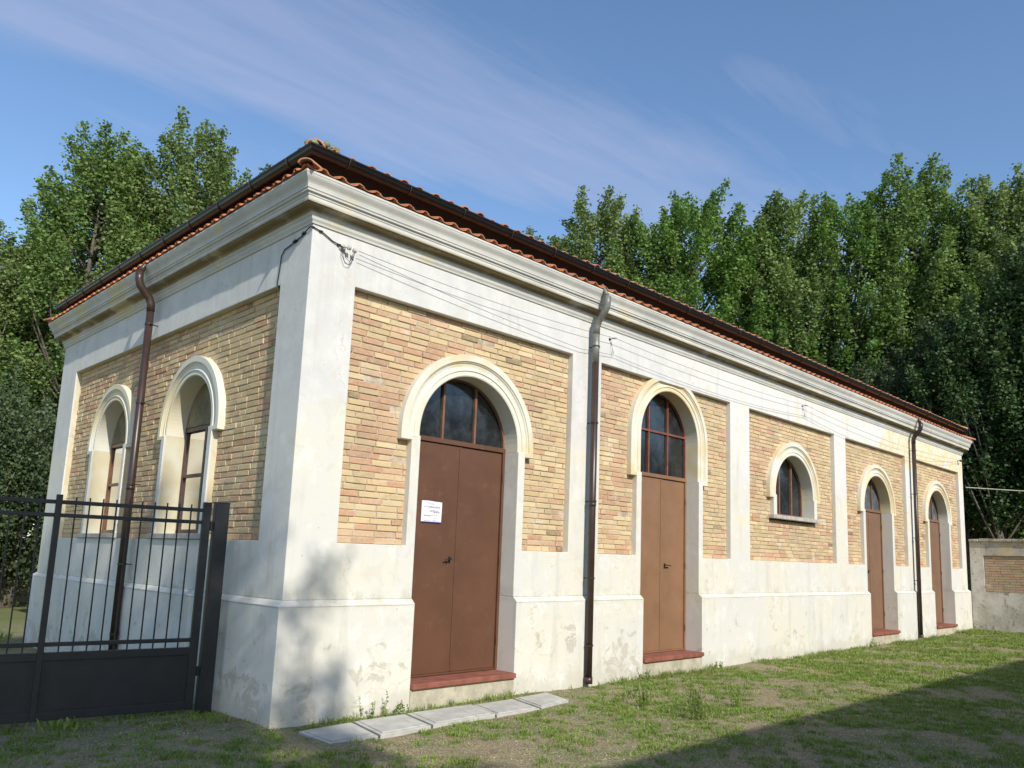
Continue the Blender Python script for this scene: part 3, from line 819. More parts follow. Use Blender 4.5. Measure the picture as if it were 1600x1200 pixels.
# ---- drainpipes
def drainpipe(base, nrm, zb, zinc_to, label=None):
    """base: (x,y) on the wall plane; nrm: outward unit"""
    nx, ny = nrm; tx, ty = -ny, nx
    P = lambda o, z, s_=0: (base[0] + nx * o + tx * s_, base[1] + ny * o + ty * s_, z)
    r = .047; off = .115
    root = bpy.data.objects.new('drainpipe', None); COL.objects.link(root); root.parent = bld
    m = MB()
    m.tube([P(.20, 5.30), P(.235, 5.235), P(.262, 5.19), P(.285, 5.12)], [.022, .026, .032, .040], 12)
    m.tube([P(.30, 5.12), P(.298, 5.02), P(.28, 4.95), P(.22, 4.87), P(.15, 4.80), P(.118, 4.72), P(off, 4.62)], r * 1.08, 12)
    m.build('swan_neck', ZINC if zinc_to else PIPE, root, smooth=True)
    zt = 4.64
    if zinc_to:
        m = MB(); m.tube([P(off, zinc_to), P(off, 4.64)], r * 1.03, 14); m.build('upper_pipe', ZINC, root, smooth=True); zt = zinc_to + .02
    m = MB(); m.tube([P(off, zb), P(off, zt)], r, 14)
    m.build('pipe', PIPE, root, smooth=True)
    for z_ in (4.45, 3.4, 2.35, 1.35, .5):
        m = MB(); m.tube([P(off, z_ - .009), P(off, z_ + .009)], r + .007, 14); m.tube([P(0, z_), P(off - r, z_)], .008, 6)
        m.obox(P(off, z_, .062), (.016 if ny else .004, .016 if nx else .004, 0), (nx * .01, ny * .01, 0), (0, 0, .009)); m.build('pipe_clamp', PIPE, root)
    m = MB(); m.tube([P(off, 2.28), P(off, 2.33)], r + .004, 14); m.tube([P(off, zb), P(off, zb + .08)], r + .008, 14); m.build('pipe_joint', PIPE, root, smooth=True)
drainpipe((4.235, 0), (0, -1), .03, 4.22)
drainpipe((16.13, 0), (0, -1), .03, None)
drainpipe((0, 3.86), (-1, 0), .05, None)

# ---- utility wires on the frieze
def sag(a, b, s_, n=14):
    a, b = Vector(a), Vector(b)
    return [a.lerp(b, k / n) - Vector((0, 0, s_ * 4 * (k / n) * (1 - k / n))) for k in range(n + 1)]
INS = (.437, -.075, 4.655)
ins = empty('wire_insulator', (.40, 0, 4.66), 'grey ceramic insulator bracket near the top of the corner pilaster', 'insulator')
m = MB(); m.tube([(-.06, 0, .0), (-.06, -.012, .0)], .042, 14); m.tube([(-.06, -.01, 0), (-.06, -.06, -.004), (.0, -.075, -.006)], .011, 8); m.build('bracket', CERA, ins, smooth=True)
for k, (xx, zz) in enumerate(((-.02, -.01), (.045, -.02))):
    m = MB(); m.tube([(xx - .018, -.075, zz), (xx - .012, -.075, zz), (xx, -.075, zz), (xx + .012, -.075, zz), (xx + .018, -.075, zz)], [.018, .026, .016, .026, .018], 12); m.build('ceramic_spool', CERA, ins, smooth=True)
m = MB(); m.tube([(-.075, -.025, .0), (-.07, -.03, -.09), (-.03, -.035, -.17), (.02, -.035, -.17), (.055, -.04, -.10), (.05, -.075, -.02)], .0035, 6); m.tube([(-.05, -.03, -.02), (-.03, -.035, -.11), (.02, -.035, -.135), (.05, -.05, -.04)], .003, 6); m.build('loop_wire', BLACK, ins, smooth=True)
def hook(x, z, label):
    h = empty('wall_hook', (x, 0, z), label, 'wire hook')
    m = MB(); m.tube([(0, 0, 0), (0, -.06, .0), (.02, -.09, .006)], .006, 6); m.tube([(0.0, 0, 0), (0, -.006, 0)], .02, 8); m.build('iron_pin', BLACK, h)
    m = MB(); m.tube([(.02, -.07, .004), (.02, -.10, .006), (.02, -.115, .006)], [.010, .019, .009], 8); m.build('end_insulator', CERA, h)
    m = MB(); m.tube([(0, -.02, 0), (.02, -.03, -.10), (.03, -.035, -.17), (.035, -.035, -.21), (.05, -.035, -.21), (.045, -.035, -.17), (.03, -.035, -.15)], .003, 5); m.build('tie_wire', WIRE, h)
hook(4.66, 4.665, 'small iron wire hook in the frieze right of the near front drainpipe')
hook(10.52, 4.655, 'small iron wire hook in the frieze above the half round window')
eh = empty('wire_anchor', (19.80, 0, 4.62), 'iron wire anchor at the far end of the frieze above the last door', 'wire anchor')
m = MB(); m.tube([(0, 0, 0), (0, -.12, .0), (.14, -.14, .03)], .008, 6); m.tube([(0, -.06, 0), (0.02, -.10, -.01), (.04, -.13, 0)], .03, 8); m.build('anchor_arm', BLACK, eh)
m = MB(); m.tube(sag((.49, -.075, 4.65), (4.68, -.09, 4.668), .06) + sag((4.68, -.09, 4.668), (10.54, -.09, 4.66), .07) + sag((10.54, -.09, 4.66), (19.80, -.12, 4.62), .16), .0030, 5)
tag(m.build('utility_wire', WIRE, None), 'upper thin wire strung along the frieze from the insulator through both hooks', 'wire', 'wires along the frieze')
m = MB(); m.tube(sag((.50, -.08, 4.61), (4.0, -.05, 4.375), .03) + sag((4.0, -.05, 4.375), (4.72, -.04, 4.44), .0, 3) + sag((4.72, -.04, 4.44), (10.58, -.04, 4.46), .10) + sag((10.58, -.04, 4.46), (19.78, -.12, 4.60), .30), .0030, 5)
tag(m.build('utility_wire', WIRE, None), 'lower thin wire sagging along the frieze under the hooks', 'wire', 'wires along the frieze')
m = MB(); pts = [(.34, -.02, 4.66), (.22, -.012, 4.69), (.10, -.014, 4.745), (0.0, -.012, 4.765), (-.014, .03, 4.775), (-.012, .18, 4.72), (-.014, .36, 4.68), (-.012, .52, 4.66), (-.013, .58, 4.60), (-.012, .59, 4.48), (-.012, .61, 4.36), (-.012, .62, 4.30), (.05, .64, 4.27), (.078, .70, 4.23), (.078, .66, 3.9), (.075, .62, 3.4), (.076, .60, 2.4)]
m.tube(pts, .006, 6)
for i in range(9):
    k = random.randint(0, 9); p = Vector(pts[k]).lerp(Vector(pts[k + 1]), random.random()); m.obox(p, (.018, 0, 0), (0, .010, 0), (0, 0, .007))
tag(m.build('electric_cable', BLACK, None, smooth=False), 'black taped cable wrapping round the top corner of the building', 'cable')

# ---- concrete covers lying in front of the first door
sx = [(.03, -.90, .06, -.34), (.53, -.905, .66, -.285), (1.14, -.87, 1.27, -.285), (1.97, -.845, 2.14, -.285), (2.60, -.86, 2.77, -.27), (3.22, -.71, 3.385, -.215)]
names = ['cement cover slab nearest the building corner', 'second cement cover slab from the building corner', 'middle cement cover slab below the notice door', 'cement cover slab under the right jamb of the notice door', 'farthest cement cover slab beside the drainpipe foot']
for i in range(5):
    a, b = sx[i], sx[i + 1]; g = .012
    quad = [(a[0] + g, a[1]), (b[0] - g, (b[1] if i < 4 else b[1])), (b[2] - g, b[3]), (a[2] + g, a[3])]
    h = .016 + .010 * ((i * 37) % 3) / 2
    cx0 = sum(q[0] for q in quad) / 4; cy0 = sum(q[1] for q in quad) / 4
    rt_ = empty('concrete_slab', (cx0, cy0, 0), names[i], 'concrete slab', 'cement cover slabs along the wall foot')
    m = MB(); ln = lambda k: [(q[0] - cx0) * k for q in quad]
    def prism(m, k, z0, z1):
        m.add([((q[0] - cx0) * k, (q[1] - cy0) * k, z) for z in (z0, z1) for q in quad], [(3, 2, 1, 0), (4, 5, 6, 7), (0, 1, 5, 4), (1, 2, 6, 5), (2, 3, 7, 6), (3, 0, 4, 7)])
    prism(m, 1.0, -.05, h - .006); m.build('slab_rim', SLABW, rt_, bevel=.006)
    m = MB(); prism(m, .88, h - .02, h + .004); m.build('slab_lid', SLABW, rt_, bevel=.006)

# ============================================================ GATE
GA = Vector((-.30, 1.02, 0)); GD = (Vector((-1.81, 1.262, 0)) - GA).normalized(); GN = Vector((-GD.y, GD.x, 0))
def gbox(mb, s0, s1, z0, z1, t):
    mb.obox(GA + GD * ((s0 + s1) / 2) + Vector((0, 0, (z0 + z1) / 2)), GD * ((s1 - s0) / 2), GN * (t / 2), Vector((0, 0, (z1 - z0) / 2)))
po = MB(); gbox(po, -.165, -.035, -.2, 2.03, .12)
p_ = GA + GD * -.1
gpst = tag(po.build('gate_post', IRON, None, bevel=.004), 'square dark iron gate post against the plaster corner', 'gate post')
pc = MB(); gbox(pc, -.17, -.03, 2.031, 2.036, .13); pc.build('post_cap', IRON, gpst)
gate = empty('iron_gate', (0, 0, 0), 'dark iron picket gate with sheet metal lower panel standing before the short wall', 'gate')
GE = 2.62
m = MB()
gbox(m, .0, .075, .04, 2.03, .05); gbox(m, 1.285, 1.335, .04, 2.015, .05); gbox(m, GE - .07, GE, .04, 2.03, .05)
for (a, b) in ((.075, 1.285), (1.335, GE - .07)):
    gbox(m, a, b, 1.93, 1.966, .03); gbox(m, a, b, 1.812, 1.847, .03); gbox(m, a, b, .675, .712, .03); gbox(m, a, b, .555, .625, .045); gbox(m, a, b, .045, .115, .045)
m.build('gate_frame', IRON, gate, bevel=.003)
for (a, b) in ((.075, 1.285), (1.335, GE - .07)):
    m = MB(); gbox(m, a, b, .115, .555, .012); pn = m.build('sheet_panel', IRON, gate)
    m = MB(); gbox(m, a + .03, a + .045, .125, .545, .024); gbox(m, b - .045, b - .03, .125, .545, .024); gbox(m, a + .045, b - .045, .13, .145, .024); m.build('panel_bead', IRON, pn)
    n = 10; st = (b - a) / (n + 1)
    for k in range(1, n + 1):
        s_ = a + st * k
        m = MB(); gbox(m, s_ - .006, s_ + .006, .626, 2.0, .012); m.build('picket', IRON, gate)
for z_ in (.35, 1.75):
    m = MB(); m.tube([GA + GD * -.018 + Vector((0, 0, z_)), GA + GD * -.018 + Vector((0, 0, z_ + .09))], .014, 8); m.build('hinge', IRON, gate)

# ============================================================ GARDEN WALL at the far end
GWX = 20.26
gw = empty('garden_wall', (GWX, -3, 0), 'weathered plaster garden wall with sunken brick panels joining the far end of the building', 'wall')
def gwfill(y, z): return not (any(a < y < b for a, b in GP) and 1.08 < z < 2.05)
GP = [(-3.3, -.40), (-7.0, -4.0), (-10.6, -7.7)]
m = MB(); ysg = sorted({-.065, -11.2} | {v for p in GP for v in p}); zsg = [-.3, 1.08, 2.05, 2.42]
X0 = GWX
n = len(ysg) - 1
for i in range(n):
    for j in range(3):
        a, b, c_, d_ = ysg[i], ysg[i + 1], zsg[j], zsg[j + 1]
        hole = (j == 1 and any(p[0] <= a and b <= p[1] for p in GP))
        x = X0 + (.05 if hole else 0)
        m.add([(x, a, c_), (x, b, c_), (x, b, d_), (x, a, d_)], [(0, 1, 2, 3)])
        if hole:
            for q in ([(a, c_), (b, c_)], [(b, c_), (b, d_)], [(b, d_), (a, d_)], [(a, d_), (a, c_)]):
                m.add([(X0, q[0][0], q[0][1]), (X0, q[1][0], q[1][1]), (X0 + .05, q[1][0], q[1][1]), (X0 + .05, q[0][0], q[0][1])], [(0, 1, 2, 3)])
m.add([(X0 + .3, -11.2, -.3), (X0 + .3, -.065, -.3), (X0 + .3, -.065, 2.42), (X0 + .3, -11.2, 2.42), (X0, -11.2, 2.42), (X0, -.065, 2.42), (X0, -11.2, -.3)], [(0, 1, 2, 3), (3, 2, 5, 4), (0, 3, 4, 6)])
for v in range(len(m.v)): m.v[v] = (m.v[v][0] - GWX, m.v[v][1] + 3, m.v[v][2])
sgw = NT('stained grey plaster'); Xq, Yq, Zq = sgw.xyz()
c1 = sgw.mix(sgw.ramp(sgw.noise(1.6, 6, .7), .35, .65), (0.40, 0.37, 0.31), (0.60, 0.57, 0.50))
c1 = sgw.mix(sgw.math('MULTIPLY', sgw.ramp(Zq, 1.9, 2.2), sgw.ramp(sgw.noise(1.1, 4, .6), .4, .6)), c1, (0.50, 0.42, 0.24))
c1 = sgw.mix(sgw.ramp(sgw.noise(1.0, 6, .75, stretch=(3, 3, .8)), .55, .68, 0, .8), c1, (0.16, 0.14, 0.11))
c1 = sgw.mix(sgw.ramp(sgw.noise(4, 7, .7), .585, .60), c1, (0.30, 0.27, 0.22))
sgw.bump(sgw.noise(12, 6, .7), .5, .02)
m.build('wall_face', sgw.done(c1, .95, spec=.1), gw)
cp = MB()
y = -.07 + 3
while y > -11.2 + 3:
    l = random.uniform(.22, .30); cp.box(-.07 + random.uniform(-.012, .012), .37, y - l + .008, y, 2.421, 2.50 + random.uniform(-.012, .015), (random.uniform(.3, .42),) * 3); y -= l
cp.build('coping', M_simple('weathered coping stone', (0.36, 0.33, 0.27), .95, 0, .35, 8, .8, dirt=((0.12, 0.11, 0.08), .6)), gw, bevel=.012)
for (a, b) in GP:
    bk_ = MB(); r = 0; z = 1.09
    while z < 2.04:
        x = a - random.uniform(0, .26)
        while x < b:
            p, q = max(x, a + .01), min(x + .262, b - .01)
            if q - p > .03:
                j = random.uniform(-.004, .004); bk_.box(.035 + j, .06, p + .006 + 3, q - .006 + 3, z + .006, min(z + .061, 2.045), tuple(v * random.uniform(.7, .95) for v in random.choice([(0.56, 0.40, 0.22), (0.52, 0.36, 0.20), (0.50, 0.33, 0.2)])))
            x += .262
        z += .0672
    bk_.build('brick_panel', BR, gw, tint=True, bevel=.004)

# ============================================================ GROUND
N = 200
gx = np.concatenate([np.linspace(-600, -12, 12)[:-1], np.linspace(-12, 30, 211), np.linspace(30, 700, 14)[1:]])
gy = np.concatenate([np.linspace(-600, -12, 12)[:-1], np.linspace(-12, 26, 191), np.linspace(26, 900, 14)[1:]])
GX, GY = np.meshgrid(gx, gy, indexing='ij')
def gz(x, y):
    near = np.exp(-np.maximum(0, np.hypot(x - 6, y + 2) - 18) ** 2 / 200)
    h = .018 * np.sin(x * 1.7 + .4 * y) * np.sin(y * 2.1 - x * .5) + .012 * np.sin(x * 4.9 + 1) * np.sin(y * 5.3) + .008 * np.sin(x * 11 + y * 3) * np.sin(y * 9.7 - x * 4)
    bank = .06 * np.exp(-((x - 20) ** 2) / 4.) + .05 * np.exp(-((x + .9) ** 2 + (y - .2) ** 2) / .5)
    return h * near * .8 + bank - .01
V = np.stack([GX, GY, gz(GX, GY)], -1).reshape(-1, 3)
a, b = len(gx), len(gy)
I = (np.arange(a - 1)[:, None] * b + np.arange(b - 1)[None]).ravel()
F = np.stack([I, I + b, I + b + 1, I + 1], 1)
g = bpy.data.objects.new('ground', npmesh('ground', V, F, GROUND, smooth=True)); COL.objects.link(g); tag(g, kind='structure')

def pnoise(x, y, s_=0):
    return (np.sin(x * 1.31 + s_) * np.cos(y * 1.7 - s_) + .7 * np.sin(x * 3.1 + y * 2.3 + s_ * 2) + .6 * np.cos(x * 5.7 - y * 4.9 + s_) + .5 * np.sin(x * 11.3 + y * 9.1 + 1.3 * s_) + .4 * np.cos(y * 17.3 - x * 13.7)) / 3.2
def blades(name, clumps, per, x0, x1, y0, y1, h0, h1, wd, thr, mat, label, seed=0, extra=None, rad=.07, flat=.9, dry=.06):
    x = rng.uniform(x0, x1, clumps * 4); y = rng.uniform(y0, y1, clumps * 4)
    k = pnoise(x, y, seed) + .22 * rng.normal(size=x.size)
    ok = (k > thr)
    if extra is not None: ok &= extra(x, y)
    x, y, k = x[ok][:clumps], y[ok][:clumps], k[ok][:clumps]
    nb = rng.integers(max(2, per // 2), per * 2, len(x)); idx = np.repeat(np.arange(len(x)), nb)
    n = len(idx); a0 = rng.uniform(0, 2 * np.pi, n); rr = rng.random(n) ** .7 * rad * rng.uniform(.5, 1.5, len(x))[idx]
    X = x[idx] + rr * np.cos(a0); Y = y[idx] + rr * np.sin(a0)
    ok = ~((X > -.075) & (X < L + .08) & (Y > -.075) & (Y < WD + .08)) & ~((X > .0) & (X < 3.42) & (Y > -.92) & (Y < -.24))
    X, Y, a0, idx, rr = X[ok], Y[ok], a0[ok], idx[ok], rr[ok]; n = len(X)
    tone = rng.random(len(x))[idx]; hs_ = rng.uniform(.5, 1.4, len(x))[idx]
    z = gz(X, Y); h = rng.uniform(h0, h1, n) * hs_; th = rng.uniform(0, 2 * np.pi, n)
    la = a0 + rng.normal(0, .7, n); lean = h * rng.uniform(.2, 1.3, n) * flat; w_ = wd * rng.uniform(.6, 1.3, n)
    c_, s_ = np.cos(th) * w_, np.sin(th) * w_; lx, ly = np.cos(la) * lean, np.sin(la) * lean
    P0 = np.stack([X - c_, Y - s_, z - .006], 1); P1 = np.stack([X + c_, Y + s_, z - .006], 1)
    P2 = np.stack([X + c_ * .8 + lx * .4, Y + s_ * .8 + ly * .4, z + h * .6], 1); P3 = np.stack([X - c_ * .8 + lx * .4, Y - s_ * .8 + ly * .4, z + h * .6], 1)
    P4 = np.stack([X + lx, Y + ly, z + h * .85], 1)
    V = np.stack([P0, P1, P2, P3, P4], 1).reshape(-1, 3)
    i = np.arange(n)[:, None] * 5
    F3 = np.concatenate([i + np.array([[0, 1, 2]]), i + np.array([[0, 2, 3]]), i + np.array([[3, 2, 4]])])
    t = np.stack([np.clip(tone * .7 + rng.random(n) * .35, 0, 1), np.where(rng.random(n) < dry, .99, .3), np.zeros(n), np.ones(n)], 1)
    o = bpy.data.objects.new(name, npmesh(name, V, F3, mat, np.repeat(t, 5, 0))); COL.objects.link(o)
    return tag(o, label, 'grass', kind='stuff')
lawn = lambda x, y: (y < -.1) | (x < -.1)
blades('grass', 9500, 15, -5, 9.5, -5.6, 1.2, .018, .042, .0038, -.08, GRASS, 'patchy short green grass growing in the gravel before the building', 0, lawn)
blades('grass', 5600, 14, 8.5, 20.2, -6.5, 0, .03, .06, .0055, -.12, GRASS, 'denser green grass towards the garden wall', 0, lawn, rad=.10)
blades('grass', 2600, 10, -14, -.1, 1.0, 22, .05, .10, .012, -.2, GRASS, 'grass strip behind the gate beside the short wall', 2, None, rad=.2)
blades('grass', 420, 12, .1, 20, -.28, -.08, .03, .10, .0032, .1, GRASS, 'ragged grass fringe along the foot of the plinth', 3, None, rad=.06, flat=.6)
STRAW = M_simple('dry straw', (0.40, 0.31, 0.17), .9, 0, .35, 9)
blades('dry_grass', 7000, 9, -5, 12, -5.8, 1.2, .003, .012, .0022, -.6, STRAW, 'thin litter of dry straw lying over the bare soil', 5, lawn, rad=.14, flat=4.5)
# gravel
def stones(cnt, x0, x1, y0, y1, r0, r1):
    x = rng.uniform(x0, x1, cnt); y = rng.uniform(y0, y1, cnt); k = pnoise(x, y, 0) + .5 * rng.normal(size=cnt)
    ok = (k < .35) & ~((x > -.08) & (y > -.08)) & ~((x > 0) & (x < 3.4) & (y > -.93) & (y < -.2)); x, y = x[ok], y[ok]; n = len(x)
    r = rng.uniform(r0, r1, n)[:, None, None]
    base = np.array([[1, 0, 0], [0, 1, 0], [-1, 0, 0], [0, -1, 0], [.3, .2, .7], [-.3, -.2, -.5]])[None]
    V = base * r * rng.uniform(.6, 1.3, (n, 6, 3)); a_ = rng.uniform(0, 6.28, n); c_, s_ = np.cos(a_)[:, None], np.sin(a_)[:, None]
    Vx = V[..., 0] * c_ - V[..., 1] * s_; Vy = V[..., 0] * s_ + V[..., 1] * c_
    V = np.stack([Vx + x[:, None], Vy + y[:, None], V[..., 2] + gz(x, y)[:, None] + r[:, :, 0] * .25], -1).reshape(-1, 3)
    i = np.arange(n)[:, None] * 6
    F = np.concatenate([i + np.array([f]) for f in ((0, 1, 4), (1, 2, 4), (2, 3, 4), (3, 0, 4), (1, 0, 5), (2, 1, 5), (3, 2, 5), (0, 3, 5))])
    return V, F
V1, F1 = stones(36000, -5, 9.5, -5.6, 1.2, .003, .010); V2, F2 = stones(5000, 9, 20.2, -6, 0, .006, .014)
o = bpy.data.objects.new('gravel', npmesh('gravel', np.concatenate([V1, V2]), np.concatenate([F1, F2 + len(V1)]), STONE)); COL.objects.link(o)
tag(o, 'pale small gravel scattered through the thin turf', 'gravel', kind='stuff')

# weeds
def weed(x, y, h, ns, label, spread=.12):
    root = empty('weed', (x, y, 0), label, 'weed', 'tall weeds in the grass')
    st = MB(); V = []; F = []; T = []
    for k in range(ns):
        a = random.uniform(0, 6.28); r = random.uniform(0, spread); hh = h * random.uniform(.55, 1)
        b = Vector((r * math.cos(a), r * math.sin(a), 0)); t = b + Vector((random.uniform(-.12, .12) * hh * 2, random.uniform(-.12, .12) * hh * 2, hh))
        md = b.lerp(t, .5) + Vector((random.uniform(-.02, .02), random.uniform(-.02, .02), 0))
        st.tube([b, md, t], [.003, .0025, .0012], 5)
        for q in range(int(16 + hh * 70)):
            u = random.uniform(.08, 1); p = b.lerp(t, u); d = Vector((random.gauss(0, 1), random.gauss(0, 1), random.gauss(.3, .5))).normalized()
            l = random.uniform(.012, .034) * (1.2 - .5 * u); s_ = d.cross(Vector((random.random(), random.random(), random.random()))).normalized() * l * .32
            i = len(V); V += [p, p + d * l * .5 + s_, p + d * l, p + d * l * .5 - s_]; F.append((i, i + 1, i + 2, i + 3)); c_ = (random.random(), random.random() * .93, 0, 1); T += [c_] * 4
    st.build('stem', STALK, root)
    o = bpy.data.objects.new('leaf', npmesh('leaf', np.array([tuple(v) for v in V]), np.array(F), GRASS, np.array(T))); COL.objects.link(o); o.parent = root
weed(3.62, -1.45, .30, 9, 'tall green weed in front of the faded brown door, left one')
weed(3.95, -1.05, .22, 7, 'low green weed nearest the near drainpipe foot')
weed(3.55, -2.25, .34, 14, 'bushy weed at the edge of the large ground shadow', .2)
weed(3.85, -1.95, .36, 9, 'tallest feathery weed standing in the sunlit grass')
weed(4.60, -2.05, .26, 7, 'small weed right of the feathery weeds')
weed(5.25, -.28, .16, 6, 'little dark weed at the left end of the faded door step')
weed(13.15, -.22, .18, 7, 'little weed against the plinth left of the third door')
weed(7.25, -.18, .12, 5, 'tiny weed against the plinth right of the faded door')
weed(.95, -.17, .22, 5, 'dry seed stalks at the wall foot behind the corner slab', .25)
weed(1.30, -.16, .16, 6, 'grassy tuft at the wall foot left of the first door step', .2)

# ============================================================ TREES
def leaf_quads(C, size, seed, up_bias=.35):
    n = len(C); r = np.random.default_rng(seed)
    d = r.normal(size=(n, 3)); d[:, 2] -= up_bias; d /= np.linalg.norm(d, axis=1)[:, None]
    q = r.normal(size=(n, 3)); s_ = np.cross(d, q); s_ /= np.linalg.norm(s_, axis=1)[:, None]
    l = size * r.uniform(.7, 1.3, n)[:, None]
    V = np.stack([C, C + d * l * .45 + s_ * l * .42, C + d * l, C + d * l * .45 - s_ * l * .42], 1).reshape(-1, 3)
    i = np.arange(n)[:, None] * 4
    return V, i + np.array([[0, 1, 2, 3]])
def poplar(seed, H=18., Rm=2.6, shoots=290, per=205, leaf=.115, z0=2.2, mat=None, peak=.42, spread=.22):
    r = np.random.default_rng(seed)
    C = []; T = []; limbs = MB()
    trunk = [(0, 0, -.2)]
    for k in range(1, 9): trunk.append((r.normal(0, .08), r.normal(0, .08), H * .9 * k / 8))
    limbs.tube(trunk, [.24 * (1 - .115 * k) for k in range(9)], 8)
    for k in range(shoots):
        h = z0 + (H - z0 - 1.0) * r.random() ** .9
        u = (h - z0) / (H - z0)
        R = Rm * (min(1, (u / peak) ** .5) if u < peak else max(.12, 1 - ((u - peak) / (1 - peak)) ** 1.6 * .88)) * r.uniform(.85, 1.12)
        rad = R * r.random() ** .42; a = r.uniform(0, 2 * np.pi)
        b = np.array([rad * np.cos(a), rad * np.sin(a), h])
        tilt = r.uniform(.1, .45); d = np.array([np.cos(a) * tilt, np.sin(a) * tilt, 1.]) + r.normal(0, .12, 3); d /= np.linalg.norm(d)
        ln = r.uniform(.9, 2.1) * (1 if u < .8 else .9)
        n = int(per * ln / 1.5)
        t = r.random(n) ** .8
        c = b + d * (t * ln)[:, None] + r.normal(0, 1, (n, 3)) * (spread * (1.05 - .75 * t))[:, None]
        C.append(c); tone = r.uniform(0, .6); T.append(np.stack([np.clip(tone + r.uniform(0, .4, n), 0, 1), r.random(n) * .955, np.zeros(n), np.ones(n)], 1))
        if k % 3 == 0 and u < .93:
            s0 = np.array([0, 0, max(.6, h - rad * r.uniform(1.2, 2.0))]); limbs.tube([tuple(s0), tuple((s0 + b) / 2 + np.array([0, 0, -.1])), tuple(b), tuple(b + d * ln * .7)], [.06, .04, .022, .008], 5)
    C = np.concatenate(C); T = np.concatenate(T)
    V, F = leaf_quads(C, leaf, seed)
    return npmesh('crown', V, F, mat or LEAF, np.repeat(T, 4, 0)), limbs
def make_tree_proto(seed, **k):
    me, limbs = poplar(seed, **k)
    lm = limbs.build('trunk', BARK, None, smooth=True); lme = lm.data; bpy.data.objects.remove(lm)
    return me, lme
def place(name, proto, x, y, s_, rz, label, cat, group, sx_=1.):
    root = empty(name, (x, y, gz(np.array(float(x)), np.array(float(y))).item() if abs(x) < 40 else 0), label, cat, group, rz)
    root.scale = (s_ * sx_, s_ * sx_, s_)
    for nm, me in (('crown', proto[0]), ('trunk', proto[1])):
        o = bpy.data.objects.new(nm, me); COL.objects.link(o); o.parent = root
protoA = make_tree_proto(11); protoB = make_tree_proto(23, Rm=2.3, peak=.5); protoC = make_tree_proto(37, Rm=3.0, peak=.35)
protoD = make_tree_proto(51, H=13, Rm=2.5, shoots=300, per=190, leaf=.12, z0=3.9, mat=LEAFD, peak=.35, spread=.24)
protoS = make_tree_proto(61, H=5, Rm=2.1, shoots=200, per=170, leaf=.085, z0=.2, mat=LEAFD, peak=.45, spread=.22)
PR = {'A': protoA, 'B': protoB, 'C': protoC}
lt = [  # left group behind the short wall: x, y, height, kind
    (-1.6, 23.5, 9.0, 'A', 'leftmost poplar at the picture edge behind the gate'), (1.6, 23.0, 11.5, 'B', 'poplar with the lowest pointed top at the far left'),
    (4.2, 22.6, 15.3, 'A', 'poplar with a tall narrow top left of the large rounded one'), (6.9, 21.5, 16.2, 'C', 'large rounded poplar rising highest over the left eave'),
    (10.0, 20.9, 15.9, 'B', 'poplar just left of the roof corner over the left eave'), (3.6, 27.5, 12.6, 'C', 'rear poplar glimpsed between the far left tops'),
    (.0, 22.0, 8.2, 'C', 'short poplar filling the lower left behind the shrubs'),
    (8.6, 26.5, 16.0, 'A', 'rear poplar between the rounded one and the roof corner'),
    (5.4, 24.6, 14.8, 'C', 'broad poplar filling the middle of the left clump')]
for i, (x, y, h, k, lb) in enumerate(lt):
    place('poplar_tree', PR[k], x, y, h / 18., i * 1.3, lb, 'tree', 'poplar trees behind the building', 1.25 if h > 9 else 1.9)
rt2 = [
    (21.0, 18.2, 17.3, 'B', 'small poplar top just clearing the right part of the eave'), (23.5, 16.5, 19.3, 'A', 'poplar with the first high top right of the roof corner'),
    (24.9, 14.5, 18.4, 'B', 'poplar in the dip after the first high top'), (26.2, 12.9, 19.4, 'C', 'broad poplar with the second high top over the eave'),
    (27.6, 10.7, 18.2, 'A', 'poplar in the gap before the middle tops'), (28.4, 9.2, 19.3, 'B', 'poplar with a slim top above the far drainpipe'),
    (29.4, 7.0, 18.7, 'C', 'broad poplar left of the tallest right hand top'), (30.4, 4.5, 19.6, 'A', 'tallest poplar of the right hand row'),
    (30.9, 2.7, 17.7, 'B', 'poplar just right of the tallest one'), (31.2, 1.2, 18.2, 'A', 'poplar with the last pointed top near the right edge'),
    (31.6, -.8, 17.0, 'C', 'poplar cut by the right edge of the picture')]
for i, (x, y, h, k, lb) in enumerate(rt2):
    place('poplar_tree', PR[k], x, y, h * .94 / 18., i * 2.1 + .5, lb, 'tree', 'poplar trees behind the building', 1.25)
for i, (x, y, h, lb) in enumerate([(27.5, 16.5, 15, 'second row poplar behind the first high top'), (31.5, 12.0, 15, 'second row poplar behind the middle tops'), (34.5, 6.5, 15, 'second row poplar behind the tallest top'), (36, 1.5, 15, 'second row poplar near the right edge')]):
    place('poplar_tree', PR['CAB'[i % 3]], x, y, h / 18., i + .2, lb, 'tree', 'poplar trees behind the building', 1.3)
for i, (x, y, h, lb) in enumerate([(26.4, 4.6, 9.2, 'dark tree directly behind the far end of the roof'), (27.6, 2.2, 10.8, 'dark tree rising between the roof end and the garden wall'), (25.6, .6, 10.4, 'dark tree above the left end of the garden wall'),
                                  (26.6, -1.4, 12.6, 'tall dark tree at the right edge above the garden wall')]):
    place('dark_tree', protoD, x, y, h / 13., i * 1.7, lb, 'tree', 'dark trees past the far gable', 1.15)
for i, (x, y, h, lb) in enumerate([(-.3, 15.6, 4.4, 'dark evergreen shrub left of the short wall, nearest the picture edge'), (1.55, 16.6, 5.0, 'tall dark evergreen shrub touching the far edge of the short wall'), (-2.6, 16.4, 4.0, 'dark evergreen shrub at the left edge behind the gate')]):
    place('evergreen_shrub', protoS, x, y, h / 5., i * 2.2, lb, 'shrub', 'evergreen shrubs past the gate', 1.0)
